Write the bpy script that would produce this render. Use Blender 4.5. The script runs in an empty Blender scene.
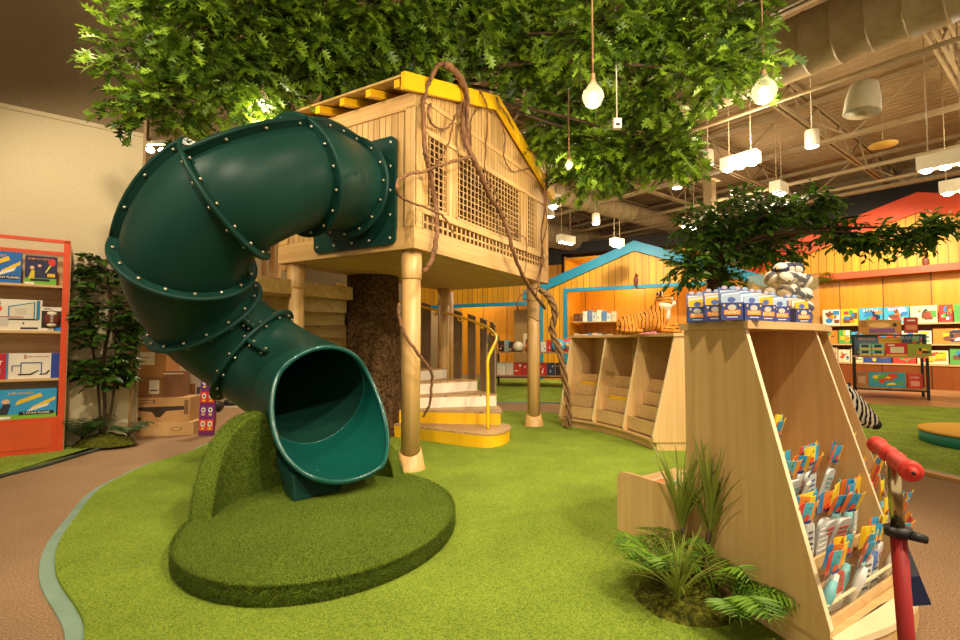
import bpy, math, random
import numpy as np
from mathutils import Vector, Matrix, noise
PI = math.pi
C = bpy.context.scene.collection
SC = bpy.context.scene
random.seed(7)

# ------------------------------------------------------------------ camera, world, exposure
F, PITCH, EYE = 500.0, math.atan(23/500), 1.2
cam_d = bpy.data.cameras.new('camera'); cam = bpy.data.objects.new('camera', cam_d); C.objects.link(cam)
cam_d.sensor_width = 36; cam_d.lens = 36*F/960; cam_d.clip_start = 0.05; cam_d.clip_end = 100
cam.location = (0, 0, EYE); cam.rotation_euler = (PI/2+PITCH, 0, 0)
SC.camera = cam
SC.view_settings.view_transform = 'Standard'; SC.view_settings.look = 'None'
SC.view_settings.exposure = 1.18; SC.view_settings.gamma = 1.0; SC.view_settings.use_curve_mapping = False
W = bpy.data.worlds.new('world'); SC.world = W; W.use_nodes = True
W.node_tree.nodes['Background'].inputs[0].default_value = (1.0, 0.83, 0.58, 1)
W.node_tree.nodes['Background'].inputs[1].default_value = 0.42
WARM = (1.0, 0.84, 0.61)

def light(kind, loc, energy, color=WARM, target=None, size=0.3, angle=70, blend=0.7, name='lamp_or_fill_light'):
    d = bpy.data.lights.new(name, kind); d.energy = energy; d.color = color
    if kind == 'SPOT': d.spot_size = math.radians(angle); d.spot_blend = blend; d.shadow_soft_size = size
    elif kind == 'POINT': d.shadow_soft_size = size
    else: d.size = size
    o = bpy.data.objects.new(name, d); C.objects.link(o); o.location = loc
    if target is not None:
        o.rotation_euler = (Vector(target)-Vector(loc)).to_track_quat('-Z', 'Y').to_euler()
    return o
# ceiling track heads: keys on the island, the playhouse, the counters, the back houses
KEYS = [
 ((-0.6, -0.6, 4.9), (-1.1, 3.3, 0.3), 420, 62), ((2.2, -0.4, 4.9), (0.3, 3.6, 0.0), 420, 66),
 ((3.4, 1.6, 5.0), (0.6, 5.2, 2.2), 250, 60), ((-3.6, 0.8, 4.9), (-1.9, 3.8, 1.7), 230, 60),
 ((-2.2, 2.0, 5.2), (-4.6, 5.4, 1.4), 260, 60), ((3.6, 0.4, 4.8), (1.6, 2.4, 0.8), 250, 50),
 ((4.2, 3.6, 5.2), (1.7, 6.2, 0.7), 260, 50), ((2.6, 5.4, 5.4), (0.1, 6.6, 0.2), 330, 66),
 ((-3.4, 3.4, 5.0), (-4.2, 6.4, 1.8), 120, 70), ((5.6, 6.0, 5.4), (4.6, 6.6, 0.0), 300, 80),
 ((1.6, 2.2, 5.2), (0.0, 4.8, 0.0), 260, 70),
]
for l, t, e, a in KEYS: light('SPOT', l, e, target=t, size=0.12, angle=a)
for l, t, e, a in [((3.2, 11.5, 4.6), (4.0, 14.9, 2.0), 420, 80), ((-0.5, 13.0, 5.0), (-0.6, 17.0, 2.0), 420, 85), ((8.6, 10.6, 4.5), (10.6, 14.0, 1.8), 480, 90),
                   ((10.8, 8.6, 4.5), (12.0, 12.4, 1.8), 380, 80), ((2.2, 9.6, 5.2), (1.6, 12.6, 0.4), 420, 80), ((-3.2, 8.8, 4.6), (-4.4, 8.6, 0.3), 260, 90)]:
    light('SPOT', l, e, target=t, size=0.15, angle=a)

for l, e in (((4.6, 15.6, 3.5), 60), ((-0.6, 18.3, 3.4), 60)): light('POINT', l, e, size=.25)
# unseen fill lights added to brighten roof steel, walls and the oak canopy
for l, e in (((4.5, 8.0, 4.3), 90), ((8.5, 7.0, 4.3), 90), ((1.0, 11.5, 4.2), 90), ((6.0, 12.5, 4.2), 90), ((-4.0, 9.0, 4.2), 50), ((7.5, 2.5, 4.2), 60)): light('POINT', l, e, size=.35)
for l, t, e, a in [((-2.8, 1.4, 3.0), (-2.2, 4.6, 4.2), 150, 75), ((0.6, 1.4, 3.0), (-0.4, 5.0, 4.4), 170, 80), ((2.6, 2.6, 3.2), (1.2, 5.6, 3.9), 150, 80)]:
    light('SPOT', l, e, target=t, size=.2, angle=a, color=(1.0, .88, .68))  # upward fill spots with no fixture, added to brighten the canopy from the front

# ------------------------------------------------------------------ measuring helpers (photo measurement -> metres)
cp, sp = math.cos(PITCH), math.sin(PITCH)
def ray(px, py):
    a = (px-480)/F; b = (320-py)/F
    return Vector((a, cp-b*sp, sp+b*cp))
def gnd(px, py, h=0.0):
    r = ray(px, py); return Vector((0, 0, EYE)) + r*((h-EYE)/r.z)
def at(px, py, Y):
    r = ray(px, py); return Vector((0, 0, EYE)) + r*(Y/r.y)

# ------------------------------------------------------------------ materials
MATS = {}
def nt(name):
    m = bpy.data.materials.new(name); m.use_nodes = True
    n = m.node_tree.nodes; return m, n, m.node_tree.links, n['Principled BSDF']
def lin(h):
    if isinstance(h, str):
        h = h.lstrip('#'); c = [int(h[i:i+2], 16)/255 for i in (0, 2, 4)]
        return tuple(x/12.92 if x <= 0.04045 else ((x+0.055)/1.055)**2.4 for x in c)
    return tuple(h)
def plain(h, rough=0.55, metal=0.0, emis=0, var=0.06):
    key = (h if isinstance(h, str) else tuple(h), rough, metal, emis, var)
    if key in MATS: return MATS[key]
    m, n, l, b = nt('paint_%d' % len(MATS)); c = lin(h)
    b.inputs['Roughness'].default_value = rough; b.inputs['Metallic'].default_value = metal
    if var:
        tc = n.new('ShaderNodeTexCoord'); no = n.new('ShaderNodeTexNoise'); no.inputs['Scale'].default_value = 6
        no.inputs['Detail'].default_value = 4
        r = n.new('ShaderNodeValToRGB'); l.new(tc.outputs['Object'], no.inputs['Vector']); l.new(no.outputs[0], r.inputs[0])
        r.color_ramp.elements[0].position = .3; r.color_ramp.elements[1].position = .7
        r.color_ramp.elements[0].color = (*[x*(1-var) for x in c], 1); r.color_ramp.elements[1].color = (*[min(1, x*(1+var)) for x in c], 1)
        l.new(r.outputs[0], b.inputs['Base Color'])
    else: b.inputs['Base Color'].default_value = (*c, 1)
    if emis:
        b.inputs['Emission Color'].default_value = (*c, 1); b.inputs['Emission Strength'].default_value = emis
    MATS[key] = m; return m
def wood(name, c1, c2, axis='Z', scale=14, rough=0.45, boards=0, baxis='X', groove=0.012, bump=0.05):
    """long grain along axis; optional board joints every `boards` metres across baxis"""
    m, n, l, b = nt(name)
    tc = n.new('ShaderNodeTexCoord'); mp = n.new('ShaderNodeMapping')
    s = [scale]*3; s['XYZ'.index(axis)] = scale*0.05; mp.inputs['Scale'].default_value = s
    no = n.new('ShaderNodeTexNoise'); no.inputs['Scale'].default_value = 1.6; no.inputs['Detail'].default_value = 8; no.inputs['Distortion'].default_value = .6
    l.new(tc.outputs['Object'], mp.inputs[0]); l.new(mp.outputs[0], no.inputs['Vector'])
    r = n.new('ShaderNodeValToRGB'); r.color_ramp.elements[0].position = .32; r.color_ramp.elements[1].position = .68
    r.color_ramp.elements[0].color = (*lin(c2), 1); r.color_ramp.elements[1].color = (*lin(c1), 1)
    l.new(no.outputs[0], r.inputs[0]); col = r.outputs[0]
    if boards:
        sx = n.new('ShaderNodeSeparateXYZ'); l.new(tc.outputs['Object'], sx.inputs[0])
        d = n.new('ShaderNodeMath'); d.operation = 'DIVIDE'; d.inputs[1].default_value = boards; l.new(sx.outputs[baxis], d.inputs[0])
        fl = n.new('ShaderNodeMath'); fl.operation = 'FLOOR'; l.new(d.outputs[0], fl.inputs[0])
        wn = n.new('ShaderNodeTexWhiteNoise'); wn.noise_dimensions = '1D'; l.new(fl.outputs[0], wn.inputs['W'])
        fr = n.new('ShaderNodeMath'); fr.operation = 'FRACT'; l.new(d.outputs[0], fr.inputs[0])
        lt = n.new('ShaderNodeMath'); lt.operation = 'LESS_THAN'; lt.inputs[1].default_value = groove/boards; l.new(fr.outputs[0], lt.inputs[0])
        mr = n.new('ShaderNodeMapRange'); mr.inputs[3].default_value = .84; mr.inputs[4].default_value = 1.1; l.new(wn.outputs[0], mr.inputs[0])
        mx = n.new('ShaderNodeVectorMath'); mx.operation = 'SCALE'; l.new(col, mx.inputs[0]); l.new(mr.outputs[0], mx.inputs['Scale'])
        m2 = n.new('ShaderNodeMix'); m2.data_type = 'RGBA'; l.new(lt.outputs[0], m2.inputs[0]); l.new(mx.outputs[0], m2.inputs[6])
        m2.inputs[7].default_value = (*[x*.35 for x in lin(c2)], 1); col = m2.outputs[2]
    l.new(col, b.inputs['Base Color']); b.inputs['Roughness'].default_value = rough
    if bump:
        bp = n.new('ShaderNodeBump'); bp.inputs['Strength'].default_value = bump; bp.inputs['Distance'].default_value = .01
        l.new(no.outputs[0], bp.inputs['Height']); l.new(bp.outputs[0], b.inputs['Normal'])
    return m
def speckle(name, c1, c2, scale=300, rough=0.9, big=None, bump=0.4, dist=0.01, bigscale=2.0, sheen=0):
    m, n, l, b = nt(name)
    tc = n.new('ShaderNodeTexCoord'); no = n.new('ShaderNodeTexNoise'); no.inputs['Scale'].default_value = scale; no.inputs['Detail'].default_value = 3
    no.inputs['Roughness'].default_value = .7
    l.new(tc.outputs['Object'], no.inputs['Vector']); r = n.new('ShaderNodeValToRGB')
    r.color_ramp.elements[0].position = .38; r.color_ramp.elements[1].position = .62
    r.color_ramp.elements[0].color = (*lin(c2), 1); r.color_ramp.elements[1].color = (*lin(c1), 1)
    l.new(no.outputs[0], r.inputs[0]); col = r.outputs[0]
    if big:
        n2 = n.new('ShaderNodeTexNoise'); n2.inputs['Scale'].default_value = bigscale; n2.inputs['Detail'].default_value = 5; l.new(tc.outputs['Object'], n2.inputs['Vector'])
        mr = n.new('ShaderNodeMapRange'); mr.inputs[1].default_value = .3; mr.inputs[2].default_value = .7; mr.inputs[3].default_value = 1-big; mr.inputs[4].default_value = 1+big
        l.new(n2.outputs[0], mr.inputs[0]); mx = n.new('ShaderNodeVectorMath'); mx.operation = 'SCALE'; l.new(col, mx.inputs[0]); l.new(mr.outputs[0], mx.inputs['Scale']); col = mx.outputs[0]
    l.new(col, b.inputs['Base Color']); b.inputs['Roughness'].default_value = rough
    b.inputs['Specular IOR Level'].default_value = .15
    bp = n.new('ShaderNodeBump'); bp.inputs['Strength'].default_value = bump; bp.inputs['Distance'].default_value = dist
    l.new(no.outputs[0], bp.inputs['Height']); l.new(bp.outputs[0], b.inputs['Normal'])
    return m
def leafmat(name, c1, c2, trans=0.35, rough=0.42):
    m, n, l, b = nt(name)
    g = n.new('ShaderNodeNewGeometry'); r = n.new('ShaderNodeValToRGB')
    r.color_ramp.elements[0].color = (*lin(c2), 1); r.color_ramp.elements[1].color = (*lin(c1), 1)
    l.new(g.outputs['Random Per Island'], r.inputs[0]); l.new(r.outputs[0], b.inputs['Base Color'])
    b.inputs['Roughness'].default_value = rough
    t = n.new('ShaderNodeBsdfTranslucent'); l.new(r.outputs[0], t.inputs[0])
    mx = n.new('ShaderNodeMixShader'); mx.inputs[0].default_value = trans
    l.new(b.outputs[0], mx.inputs[1]); l.new(t.outputs[0], mx.inputs[2]); l.new(mx.outputs[0], n['Material Output'].inputs[0])
    return m
def glassy(name, c, alpha=0.25, rough=0.08):
    m, n, l, b = nt(name); b.inputs['Base Color'].default_value = (*lin(c), 1); b.inputs['Alpha'].default_value = alpha
    b.inputs['Roughness'].default_value = rough; return m
def stripes(name, base, dark, scale=9, axis='X', white=None, zmix=None, dist=5, thr=.62):
    m, n, l, b = nt(name)
    tc = n.new('ShaderNodeTexCoord'); w = n.new('ShaderNodeTexWave'); w.bands_direction = axis; w.inputs['Scale'].default_value = scale
    w.inputs['Distortion'].default_value = dist; w.inputs['Detail'].default_value = 2; w.inputs['Detail Scale'].default_value = 1.6
    l.new(tc.outputs['Object'], w.inputs['Vector']); r = n.new('ShaderNodeValToRGB'); r.color_ramp.elements[0].position = thr; r.color_ramp.elements[1].position = thr+.06
    r.color_ramp.elements[0].color = (*lin(base), 1); r.color_ramp.elements[1].color = (*lin(dark), 1)
    l.new(w.outputs[0], r.inputs[0]); l.new(r.outputs[0], b.inputs['Base Color']); b.inputs['Roughness'].default_value = .95
    no = n.new('ShaderNodeTexNoise'); no.inputs['Scale'].default_value = 160; l.new(tc.outputs['Object'], no.inputs['Vector'])
    bp = n.new('ShaderNodeBump'); bp.inputs['Strength'].default_value = .5; bp.inputs['Distance'].default_value = .006
    l.new(no.outputs[0], bp.inputs['Height']); l.new(bp.outputs[0], b.inputs['Normal'])
    return m

M = dict(
 turf=speckle('turf', '#97a83a', '#587420', 150, big=.14, bump=.8, dist=.012),
 turf2=speckle('turf_far', '#a3b548', '#648229', 60, big=.18, bump=.8, dist=.015, bigscale=3),
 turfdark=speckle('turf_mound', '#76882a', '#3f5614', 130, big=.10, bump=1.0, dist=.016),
 moss=speckle('moss', '#6b6a1e', '#3a3c10', 40, big=.3, bump=1, dist=.03, bigscale=9),
 carpet=speckle('carpet', '#a98a68', '#7c5f44', 110, big=.07, bump=.5, dist=.006),
 edging=plain('#7f9a86', .45, var=.12), strip=plain('#c79b62', .5),
 cream=speckle('cream_wall', '#d6c6a0', '#cfbe97', 40, rough=.85, bump=.05, dist=.002),
 taupe=speckle('taupe_wall', '#94805f', '#8c795a', 40, rough=.9, bump=.05, dist=.002),
 tan=speckle('tan_wall', '#b49c78', '#a88f6c', 20, rough=.9, bump=.05, dist=.002),
 slide=speckle('slide_plastic', '#173c32', '#113029', 420, rough=.38, bump=.25, dist=.0015, big=.12),
 slide_lit=plain('#0d4a42', .25),  # same plastic in brighter teal, light painted into chute interior and rim
 maple=wood('maple', '#dbb67c', '#cda468', 'Z', 16, .42), mapleh=wood('maple_across', '#dcb981', '#cfa86e', 'X', 16, .42),
 edgew=plain('#f0dcaf', .4), plywood=wood('plywood', '#d9b67e', '#b48a52', 'X', 8, .5),
 siding=wood('siding', '#d2aa6a', '#ba8e50', 'Z', 18, .5, boards=.075, baxis='X', groove=.010),
 siding_y=wood('siding_side', '#d2aa6a', '#ba8e50', 'Z', 18, .5, boards=.075, baxis='Y', groove=.010),
 pale=wood('pale_timber', '#d6ae70', '#bf9354', 'X', 16, .45), paley=wood('pale_timber_y', '#d6ae70', '#bf9354', 'Y', 16, .45),
 palez=wood('pale_timber_z', '#d6ae70', '#bf9354', 'Z', 16, .45),
 soffit=wood('soffit_boards', '#c9a65f', '#ad8a48', 'X', 10, .5),
 tread=wood('tread_wood', '#cda673', '#a37d4e', 'X', 14, .5, boards=.11, baxis='Y', groove=.006),
 slat=wood('brown_slat', '#8d7452', '#735c3e', 'Z', 20, .6),
 yellow=plain('#e9b413', .4), yrail=plain('#f2bc12', .3), white=plain('#eee3cc', .5), black=plain('#15130f', .45),
 orange=plain('#dd4c1c', .45), red=plain('#c8281e', .4), blue=plain('#0786a8', .45),
 ochre=wood('ochre_siding', '#e0a010', '#cc8c0a', 'Z', 6, .5, boards=.20, baxis='X', groove=.02),
 ochre_panel=wood('ochre_panels', '#de9a16', '#cf8a10', 'Z', 5, .4, boards=1.0, baxis='X', groove=.03),
 ochre_dark=wood('ochre_base', '#8f4a14', '#7e4010', 'Z', 5, .45, boards=1.0, baxis='X', groove=.03),
 floorwood=wood('floor_wood', '#c99560', '#a87444', 'Y', 4, .4, boards=.18, baxis='X', groove=.008),
 bark=speckle('bark', '#6e5233', '#3a2614', 26, rough=.95, bump=1, dist=.06, big=.2, bigscale=7),
 vine=wood('vine_bark', '#8c5f38', '#56371c', 'Z', 30, .8, bump=.5),
 twig=plain('#4a351f', .8, var=.2),
 oak=leafmat('oak_leaves', '#8fae2a', '#26450f'), ficus=leafmat('ficus_leaves', '#4d7222', '#1c3a12', .2, .3),
 ficus2=leafmat('ficus_leaves_far', '#658f2c', '#27481a', .25, .3), fern=leafmat('fern_leaves', '#7da429', '#3f6a18', .3), yucca=leafmat('yucca_leaves', '#a6ac48', '#4d6a22', .25),
 fernd=leafmat('fern_leaves_dark', '#4c6b2e', '#2a4520', .2), conif=leafmat('yellow_green_leaves', '#b0a01c', '#6f7414', .3),
 steel=plain('#a8926c', .5, var=.1), deckm=plain('#a4865c', .6, var=.1), duct=speckle('duct_metal', '#a58f69', '#98825e', 8, rough=.5, bump=.05),
 chrome=plain('#c9b58a', .18, .95), bolt=plain('#c9bfa0', .3, .6), metalgrey=plain('#a09880', .4, .6),
 fixture=plain('#d9cdb0', .4), glow=plain((1.0, .86, .62), emis=14, var=0), glow2=plain((1.0, .8, .5), emis=5, var=0),
 rope=wood('rope_vine', '#a07a4e', '#6b4b2a', 'Z', 30, .8, bump=.5),
 clear=glassy('clear_plastic', '#e6dcc0', .05), bulbglass=glassy('bulb_glass', '#d8cba8', .22), acrylic=glassy('acrylic', '#f0d890', .15),
 card=plain('#b98d57', .8), cardlight=plain('#c79e66', .8),
)

# ------------------------------------------------------------------ mesh builder
class MB:
    def __init__(s): s.v = []; s.f = []; s.m = []; s.sm = []; s.mats = []; s.M = Matrix.Identity(4)
    def mi(s, m):
        if isinstance(m, str): m = M[m] if m in M else plain(m)
        if m not in s.mats: s.mats.append(m)
        return s.mats.index(m)
    def add(s, vs, fs, m, smooth=False):
        o = len(s.v); k = s.mi(m)
        for p in vs: s.v.append(tuple(s.M @ Vector(p)))
        for f in fs: s.f.append(tuple(i+o for i in f)); s.m.append(k); s.sm.append(smooth)
    def box(s, x0, y0, z0, x1, y1, z1, m):
        s.add([(x0,y0,z0),(x1,y0,z0),(x1,y1,z0),(x0,y1,z0),(x0,y0,z1),(x1,y0,z1),(x1,y1,z1),(x0,y1,z1)],
              [(0,3,2,1),(4,5,6,7),(0,1,5,4),(1,2,6,5),(2,3,7,6),(3,0,4,7)], m)
    def bar(s, a, b, w, h, m, up=(0,0,1)):
        a = Vector(a); b = Vector(b); d = (b-a).normalized(); u = Vector(up)
        if abs(d.dot(u)) > .98: u = Vector((1, 0, 0))
        x = d.cross(u).normalized(); y = x.cross(d).normalized(); x *= w/2; y *= h/2
        s.add([a-x-y, a+x-y, a+x+y, a-x+y, b-x-y, b+x-y, b+x+y, b-x+y], [(0,1,2,3),(7,6,5,4),(0,4,5,1),(1,5,6,2),(2,6,7,3),(3,7,4,0)], m)
    def prism(s, pts, z0, z1, m, mtop=None):
        n = len(pts)
        s.add([(p[0],p[1],z0) for p in pts]+[(p[0],p[1],z1) for p in pts], [(i,(i+1)%n,(i+1)%n+n,i+n) for i in range(n)]+[tuple(range(n-1,-1,-1))], m)
        s.add([(p[0],p[1],z1) for p in pts], [tuple(range(n))], mtop or m)
    def hull2(s, A, B, m, caps=True):
        n = len(A); s.add(list(A)+list(B), [(i,(i+1)%n,(i+1)%n+n,i+n) for i in range(n)]+([tuple(range(n-1,-1,-1)), tuple(range(n,2*n))] if caps else []), m)
    def tube(s, pts, r, m, n=8, caps=True, smooth=True):
        pts = [Vector(p) for p in pts]; rs = r if isinstance(r, (list, tuple)) else [r]*len(pts)
        vs = []; fs = []; u = None
        for i, p in enumerate(pts):
            d = (pts[min(i+1, len(pts)-1)]-pts[max(i-1, 0)])
            d = d.normalized() if d.length > 1e-9 else Vector((0, 0, 1))
            if u is None:
                u = Vector((0,0,1)) if abs(d.z) < .9 else Vector((1,0,0))
            u = (u-d*u.dot(d)); u = u.normalized() if u.length > 1e-6 else d.orthogonal().normalized(); w = d.cross(u)
            for k in range(n):
                a = 2*PI*k/n; vs.append(p+(u*math.cos(a)+w*math.sin(a))*rs[i])
        for i in range(len(pts)-1):
            for k in range(n): fs.append((i*n+k, i*n+(k+1)%n, (i+1)*n+(k+1)%n, (i+1)*n+k))
        if caps: fs += [tuple(range(n-1,-1,-1)), tuple(range((len(pts)-1)*n, len(pts)*n))]
        s.add(vs, fs, m, smooth)
    def lathe(s, prof, m, n=24, c=(0,0,0), smooth=True):
        vs = []; fs = []
        for r, z in prof:
            for k in range(n): a = 2*PI*k/n; vs.append((c[0]+r*math.cos(a), c[1]+r*math.sin(a), c[2]+z))
        for i in range(len(prof)-1):
            for k in range(n): fs.append((i*n+k, i*n+(k+1)%n, (i+1)*n+(k+1)%n, (i+1)*n+k))
        fs += [tuple(range(n-1,-1,-1)), tuple(range((len(prof)-1)*n, len(prof)*n))]
        s.add(vs, fs, m, smooth)
    def ball(s, c, r, m, nu=14, nv=9):
        r = r if isinstance(r, (list, tuple)) else (r, r, r); vs = []; fs = []
        for j in range(nv+1):
            t = PI*j/nv
            for i in range(nu):
                a = 2*PI*i/nu; vs.append((c[0]+r[0]*math.sin(t)*math.cos(a), c[1]+r[1]*math.sin(t)*math.sin(a), c[2]+r[2]*math.cos(t)))
        for j in range(nv):
            for i in range(nu): fs.append((j*nu+i, (j+1)*nu+i, (j+1)*nu+(i+1)%nu, j*nu+(i+1)%nu))
        s.add(vs, fs, m, True)
    def text(s, body, m, size, mat4):
        """lettering in the local XY plane of mat4, centred"""
        cu = bpy.data.curves.new('lettering', 'FONT'); cu.body = body; cu.size = size; cu.align_x = 'CENTER'; cu.align_y = 'CENTER'; cu.resolution_u = 1; cu.offset = size*.012
        o = bpy.data.objects.new('lettering', cu); C.objects.link(o)
        me = bpy.data.meshes.new_from_object(o)
        s.add([mat4 @ v.co for v in me.vertices], [tuple(p.vertices) for p in me.polygons], m)
        bpy.data.objects.remove(o); bpy.data.curves.remove(cu); bpy.data.meshes.remove(me)
    def build(s, name, parent=None, loc=None, rot=None, bevel=0, label=None):
        me = bpy.data.meshes.new(name); me.from_pydata(s.v, [], s.f)
        for m in s.mats: me.materials.append(m)
        me.polygons.foreach_set('material_index', s.m); me.polygons.foreach_set('use_smooth', s.sm); me.update()
        o = bpy.data.objects.new(name, me); C.objects.link(o)
        if parent is not None: o.parent = parent
        if loc is not None: o.location = loc
        if rot is not None: o.rotation_euler = rot if hasattr(rot, '__len__') else (0, 0, rot)
        if bevel:
            b = o.modifiers.new('bevel', 'BEVEL'); b.width = bevel; b.segments = 2; b.limit_method = 'ANGLE'; b.angle_limit = .7
        if label: o['label'] = label
        return o
def tag(o, label, cat, group=None, kind=None):
    o['label'] = label; o['category'] = cat
    if group: o['group'] = group
    if kind: o['kind'] = kind
    return o
def thing(name, label, cat, loc=(0,0,0), rotz=0, group=None):
    o = bpy.data.objects.new(name, None); C.objects.link(o); o.location = loc; o.rotation_euler = (0, 0, rotz); o.empty_display_size = .1
    return tag(o, label, cat, group)
def struct(o): o['kind'] = 'structure'; return o
def cr(pts, n=8):
    """smooth curve through the points"""
    P = [Vector(p) for p in pts]; P = [P[0]*2-P[1]]+P+[P[-1]*2-P[-2]]; out = []
    for i in range(1, len(P)-2):
        for k in range(n):
            t = k/n; a, b, c, d = P[i-1], P[i], P[i+1], P[i+2]
            out.append(.5*((2*b)+(c-a)*t+(2*a-5*b+4*c-d)*t*t+(3*b-a-3*c+d)*t**3))
    out.append(P[-2]); return out

# ------------------------------------------------------------------ room shell
RA = math.atan2(.62, .78)                       # the building's own axes: u along the left wall, v across
def room(u, v, z=0): return Vector((.78*u-.62*v, .62*u+.78*v, z))
ROT = RA
b = MB(); b.box(-12, -8, -.1, 26, 24, 0, 'carpet'); fl = b.build('floor', rot=ROT); struct(fl)
b = MB(); b.box(-7, 7.5, 0, .53, 7.65, 3.83, 'cream'); struct(b.build('wall_left', rot=ROT))
b = MB(); b.box(-7, 7.56, 3.83, .62, 7.7, 6.2, 'taupe'); b.box(-7, 7.49, 3.79, .54, 7.66, 3.84, 'cream'); struct(b.build('wall_left_upper', rot=ROT))
b = MB(); b.box(.53, 7.47, 0, .56, 7.7, 6.1, 'tan'); struct(b.build('trim_1', rot=ROT))
b = MB(); b.box(-7, 15.95, 0, 22, 16.2, 6.32, 'taupe'); struct(b.build('wall_back', rot=ROT))
b = MB(); b.box(18.4, -8, 0, 18.6, 16, 6.32, 'tan'); struct(b.build('wall_right', rot=ROT))
b = MB(); b.box(-1.4, 11.4, 0, 3.6, 11.55, 6.2, 'taupe'); b.box(-1.4, 11.3, 0, 3.4, 11.4, 2.6, 'tan'); struct(b.build('wall_stockroom', rot=ROT))
# ceiling: corrugated deck
b = MB(); n = 190; vs = []; 
for i in range(n):
    u = 1+i*.1; z = 6.2+(.05 if i % 2 else 0); vs += [(u, -9, z), (u, 16, z), (u+.06, -9, z), (u+.06, 16, z)]
b.add(vs, [(i, i+1, i+3, i+2) for i in range(0, 4*n-2, 2)], 'deckm'); b.box(-8, -9, 6.27, 24, 17, 6.35, 'deckm'); struct(b.build('ceiling', rot=ROT))

# steel joists: each a truss
def joist(p, q, z0, z1, step=.7):
    t = MB(); p = Vector(p); q = Vector(q); L = (q-p).length; d = (q-p)/L
    for z in (z0, z1):
        for s_ in (-.045, .045):
            o = Vector((-d.y, d.x, 0))*s_; t.bar(p+o+Vector((0,0,z)), q+o+Vector((0,0,z)), .035, .07, 'steel')
    k = 0; x = 0
    while x < L-step:
        a = p+d*x; c = p+d*(x+step); t.bar(a+Vector((0,0,z0 if k % 2 else z1)), c+Vector((0,0,z1 if k % 2 else z0)), .035, .035, 'steel'); x += step; k += 1
    return t
kk = 0
for v in (-3.0, -.8, 1.4, 3.6, 5.8, 8.0, 10.2, 12.6):
    t = joist((2, v, 0), (18.3, v, 0), 5.52, 6.08); o = t.build('roof_joist', rot=ROT)
    kk += 1; tag(o, ['steel roof joist truss nearest above the right counter', 'second steel roof joist truss from the right front', 'third steel roof joist truss from the right front', 'fourth steel roof joist truss running to the right wall', 'fifth steel roof joist truss over the middle of the store', 'steel roof joist truss over the blue gabled house front', 'seventh steel roof joist truss deep in the store', 'farthest steel roof joist truss near the back wall'][kk-1], 'joist', 'steel roof joists'); o['kind'] = 'structure'
for u, lb in ((6.3, 'deep steel girder truss beside the large duct'), (11.2, 'deep steel girder truss above the display tables'), (15.6, 'deep steel girder truss near the orange gabled front')):
    t = joist((u, -7, 0), (u, 15.5, 0), 5.1, 5.95, 1.1); o = tag(t.build('roof_girder', rot=ROT), lb, 'girder', 'steel roof girders'); o['kind'] = 'structure'
for u, v, lb in ((12.4, 6.2, 'grey steel column behind the far tree'),):
    t = MB(); t.box(-.11, -.11, 0, .11, .11, 5.6, 'steel'); t.box(-.2, -.2, 5.3, .2, .2, 5.34, 'steel'); o = tag(t.build('steel_column', loc=room(u, v), rot=ROT), lb, 'column'); o['kind'] = 'structure'
# ducts
def duct(p, q, r, label):
    t = MB(); p = Vector(p); q = Vector(q); L = (q-p).length; d = (q-p)/L; pts = []; rs = []
    x = 0
    while x < L:
        for dx, rr in ((0, r), (.31, r), (.32, r+.012), (.335, r+.012), (.34, r)): pts.append(p+d*(x+dx)); rs.append(rr)
        x += .36
    t.tube(pts, rs, 'duct', 28)
    return tag(t.build('air_duct'), label, 'duct')
duct(room(7.85, -4, 5.38), room(7.85, 12, 5.38), .42, 'large round spiral air duct crossing the ceiling at upper right')
duct(room(4.5, 9.1, 5.2), room(17.5, 9.1, 5.2), .27, 'slimmer round air duct running back behind the playhouse roof')
duct(room(4.5, 12.0, 4.95), room(16.5, 12.0, 4.95), .42, 'thick round air duct low behind the playhouse corner')
for u, z, r, lb in ((8.45, 4.98, .035, 'thin sprinkler pipe running just below the large duct'), (13.2, 5.0, .05, 'thin sprinkler pipe crossing above the orange gable'), (14.2, 4.9, .04, 'thin conduit pipe nearest the orange gable')):
    t = MB(); t.tube([room(u, -6, z), room(u, 14, z)], r, 'steel', 8); tag(t.build('ceiling_pipe'), lb, 'pipe')
t = MB(); t.box(-.55, -.03, -.15, .55, .03, .15, 'steel')
for i in range(6): t.box(-.5, -.05, -.12+i*.045, .5, -.02, -.10+i*.045, 'black')
tag(t.build('air_vent', loc=room(18.3, 2.9, 5.0), rot=ROT-PI/2), 'dark slotted air vent on the wall above the orange gable', 'vent')

# ------------------------------------------------------------------ floor surfaces
IC = Vector((.1, 5.3)); IR = 3.52
_ip = [(1.3, 1.9), (2.1, 2.75), (2.62, 4.0), (2.8, 5.5), (2.45, 7.2), (1.4, 8.45), (0, 8.8), (-1.5, 8.4), (-2.7, 7.2), (-3.2, 6.1)]+[tuple(gnd(px, py)[:2]) for px, py in ((188, 453), (146, 466), (121, 477), (90, 494), (64, 524), (45, 552), (42, 585), (66, 632))]+[(-1.35, 1.72), (-.6, 1.4), (.4, 1.4)]
isl = [tuple(p[:2]) for p in cr([(x, y, 0) for x, y in _ip+_ip[:1]], 8)[:-1]]
b = MB(); b.prism([((x-IC.x)*1.002+IC.x, (y-IC.y)*1.002+IC.y) for x, y in isl], 0, .012, 'edging'); tag(b.build('turf_edging'), 'grey-green curved edging strip around the round turf island', 'edging')['kind'] = 'structure'
b = MB(); b.prism([((x-IC.x)*.984+IC.x, (y-IC.y)*.984+IC.y) for x, y in isl], 0, .03, 'turf'); o = b.build('turf_island'); tag(o, 'round island of short green artificial turf under the playhouse', 'artificial turf')['kind'] = 'structure'
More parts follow.
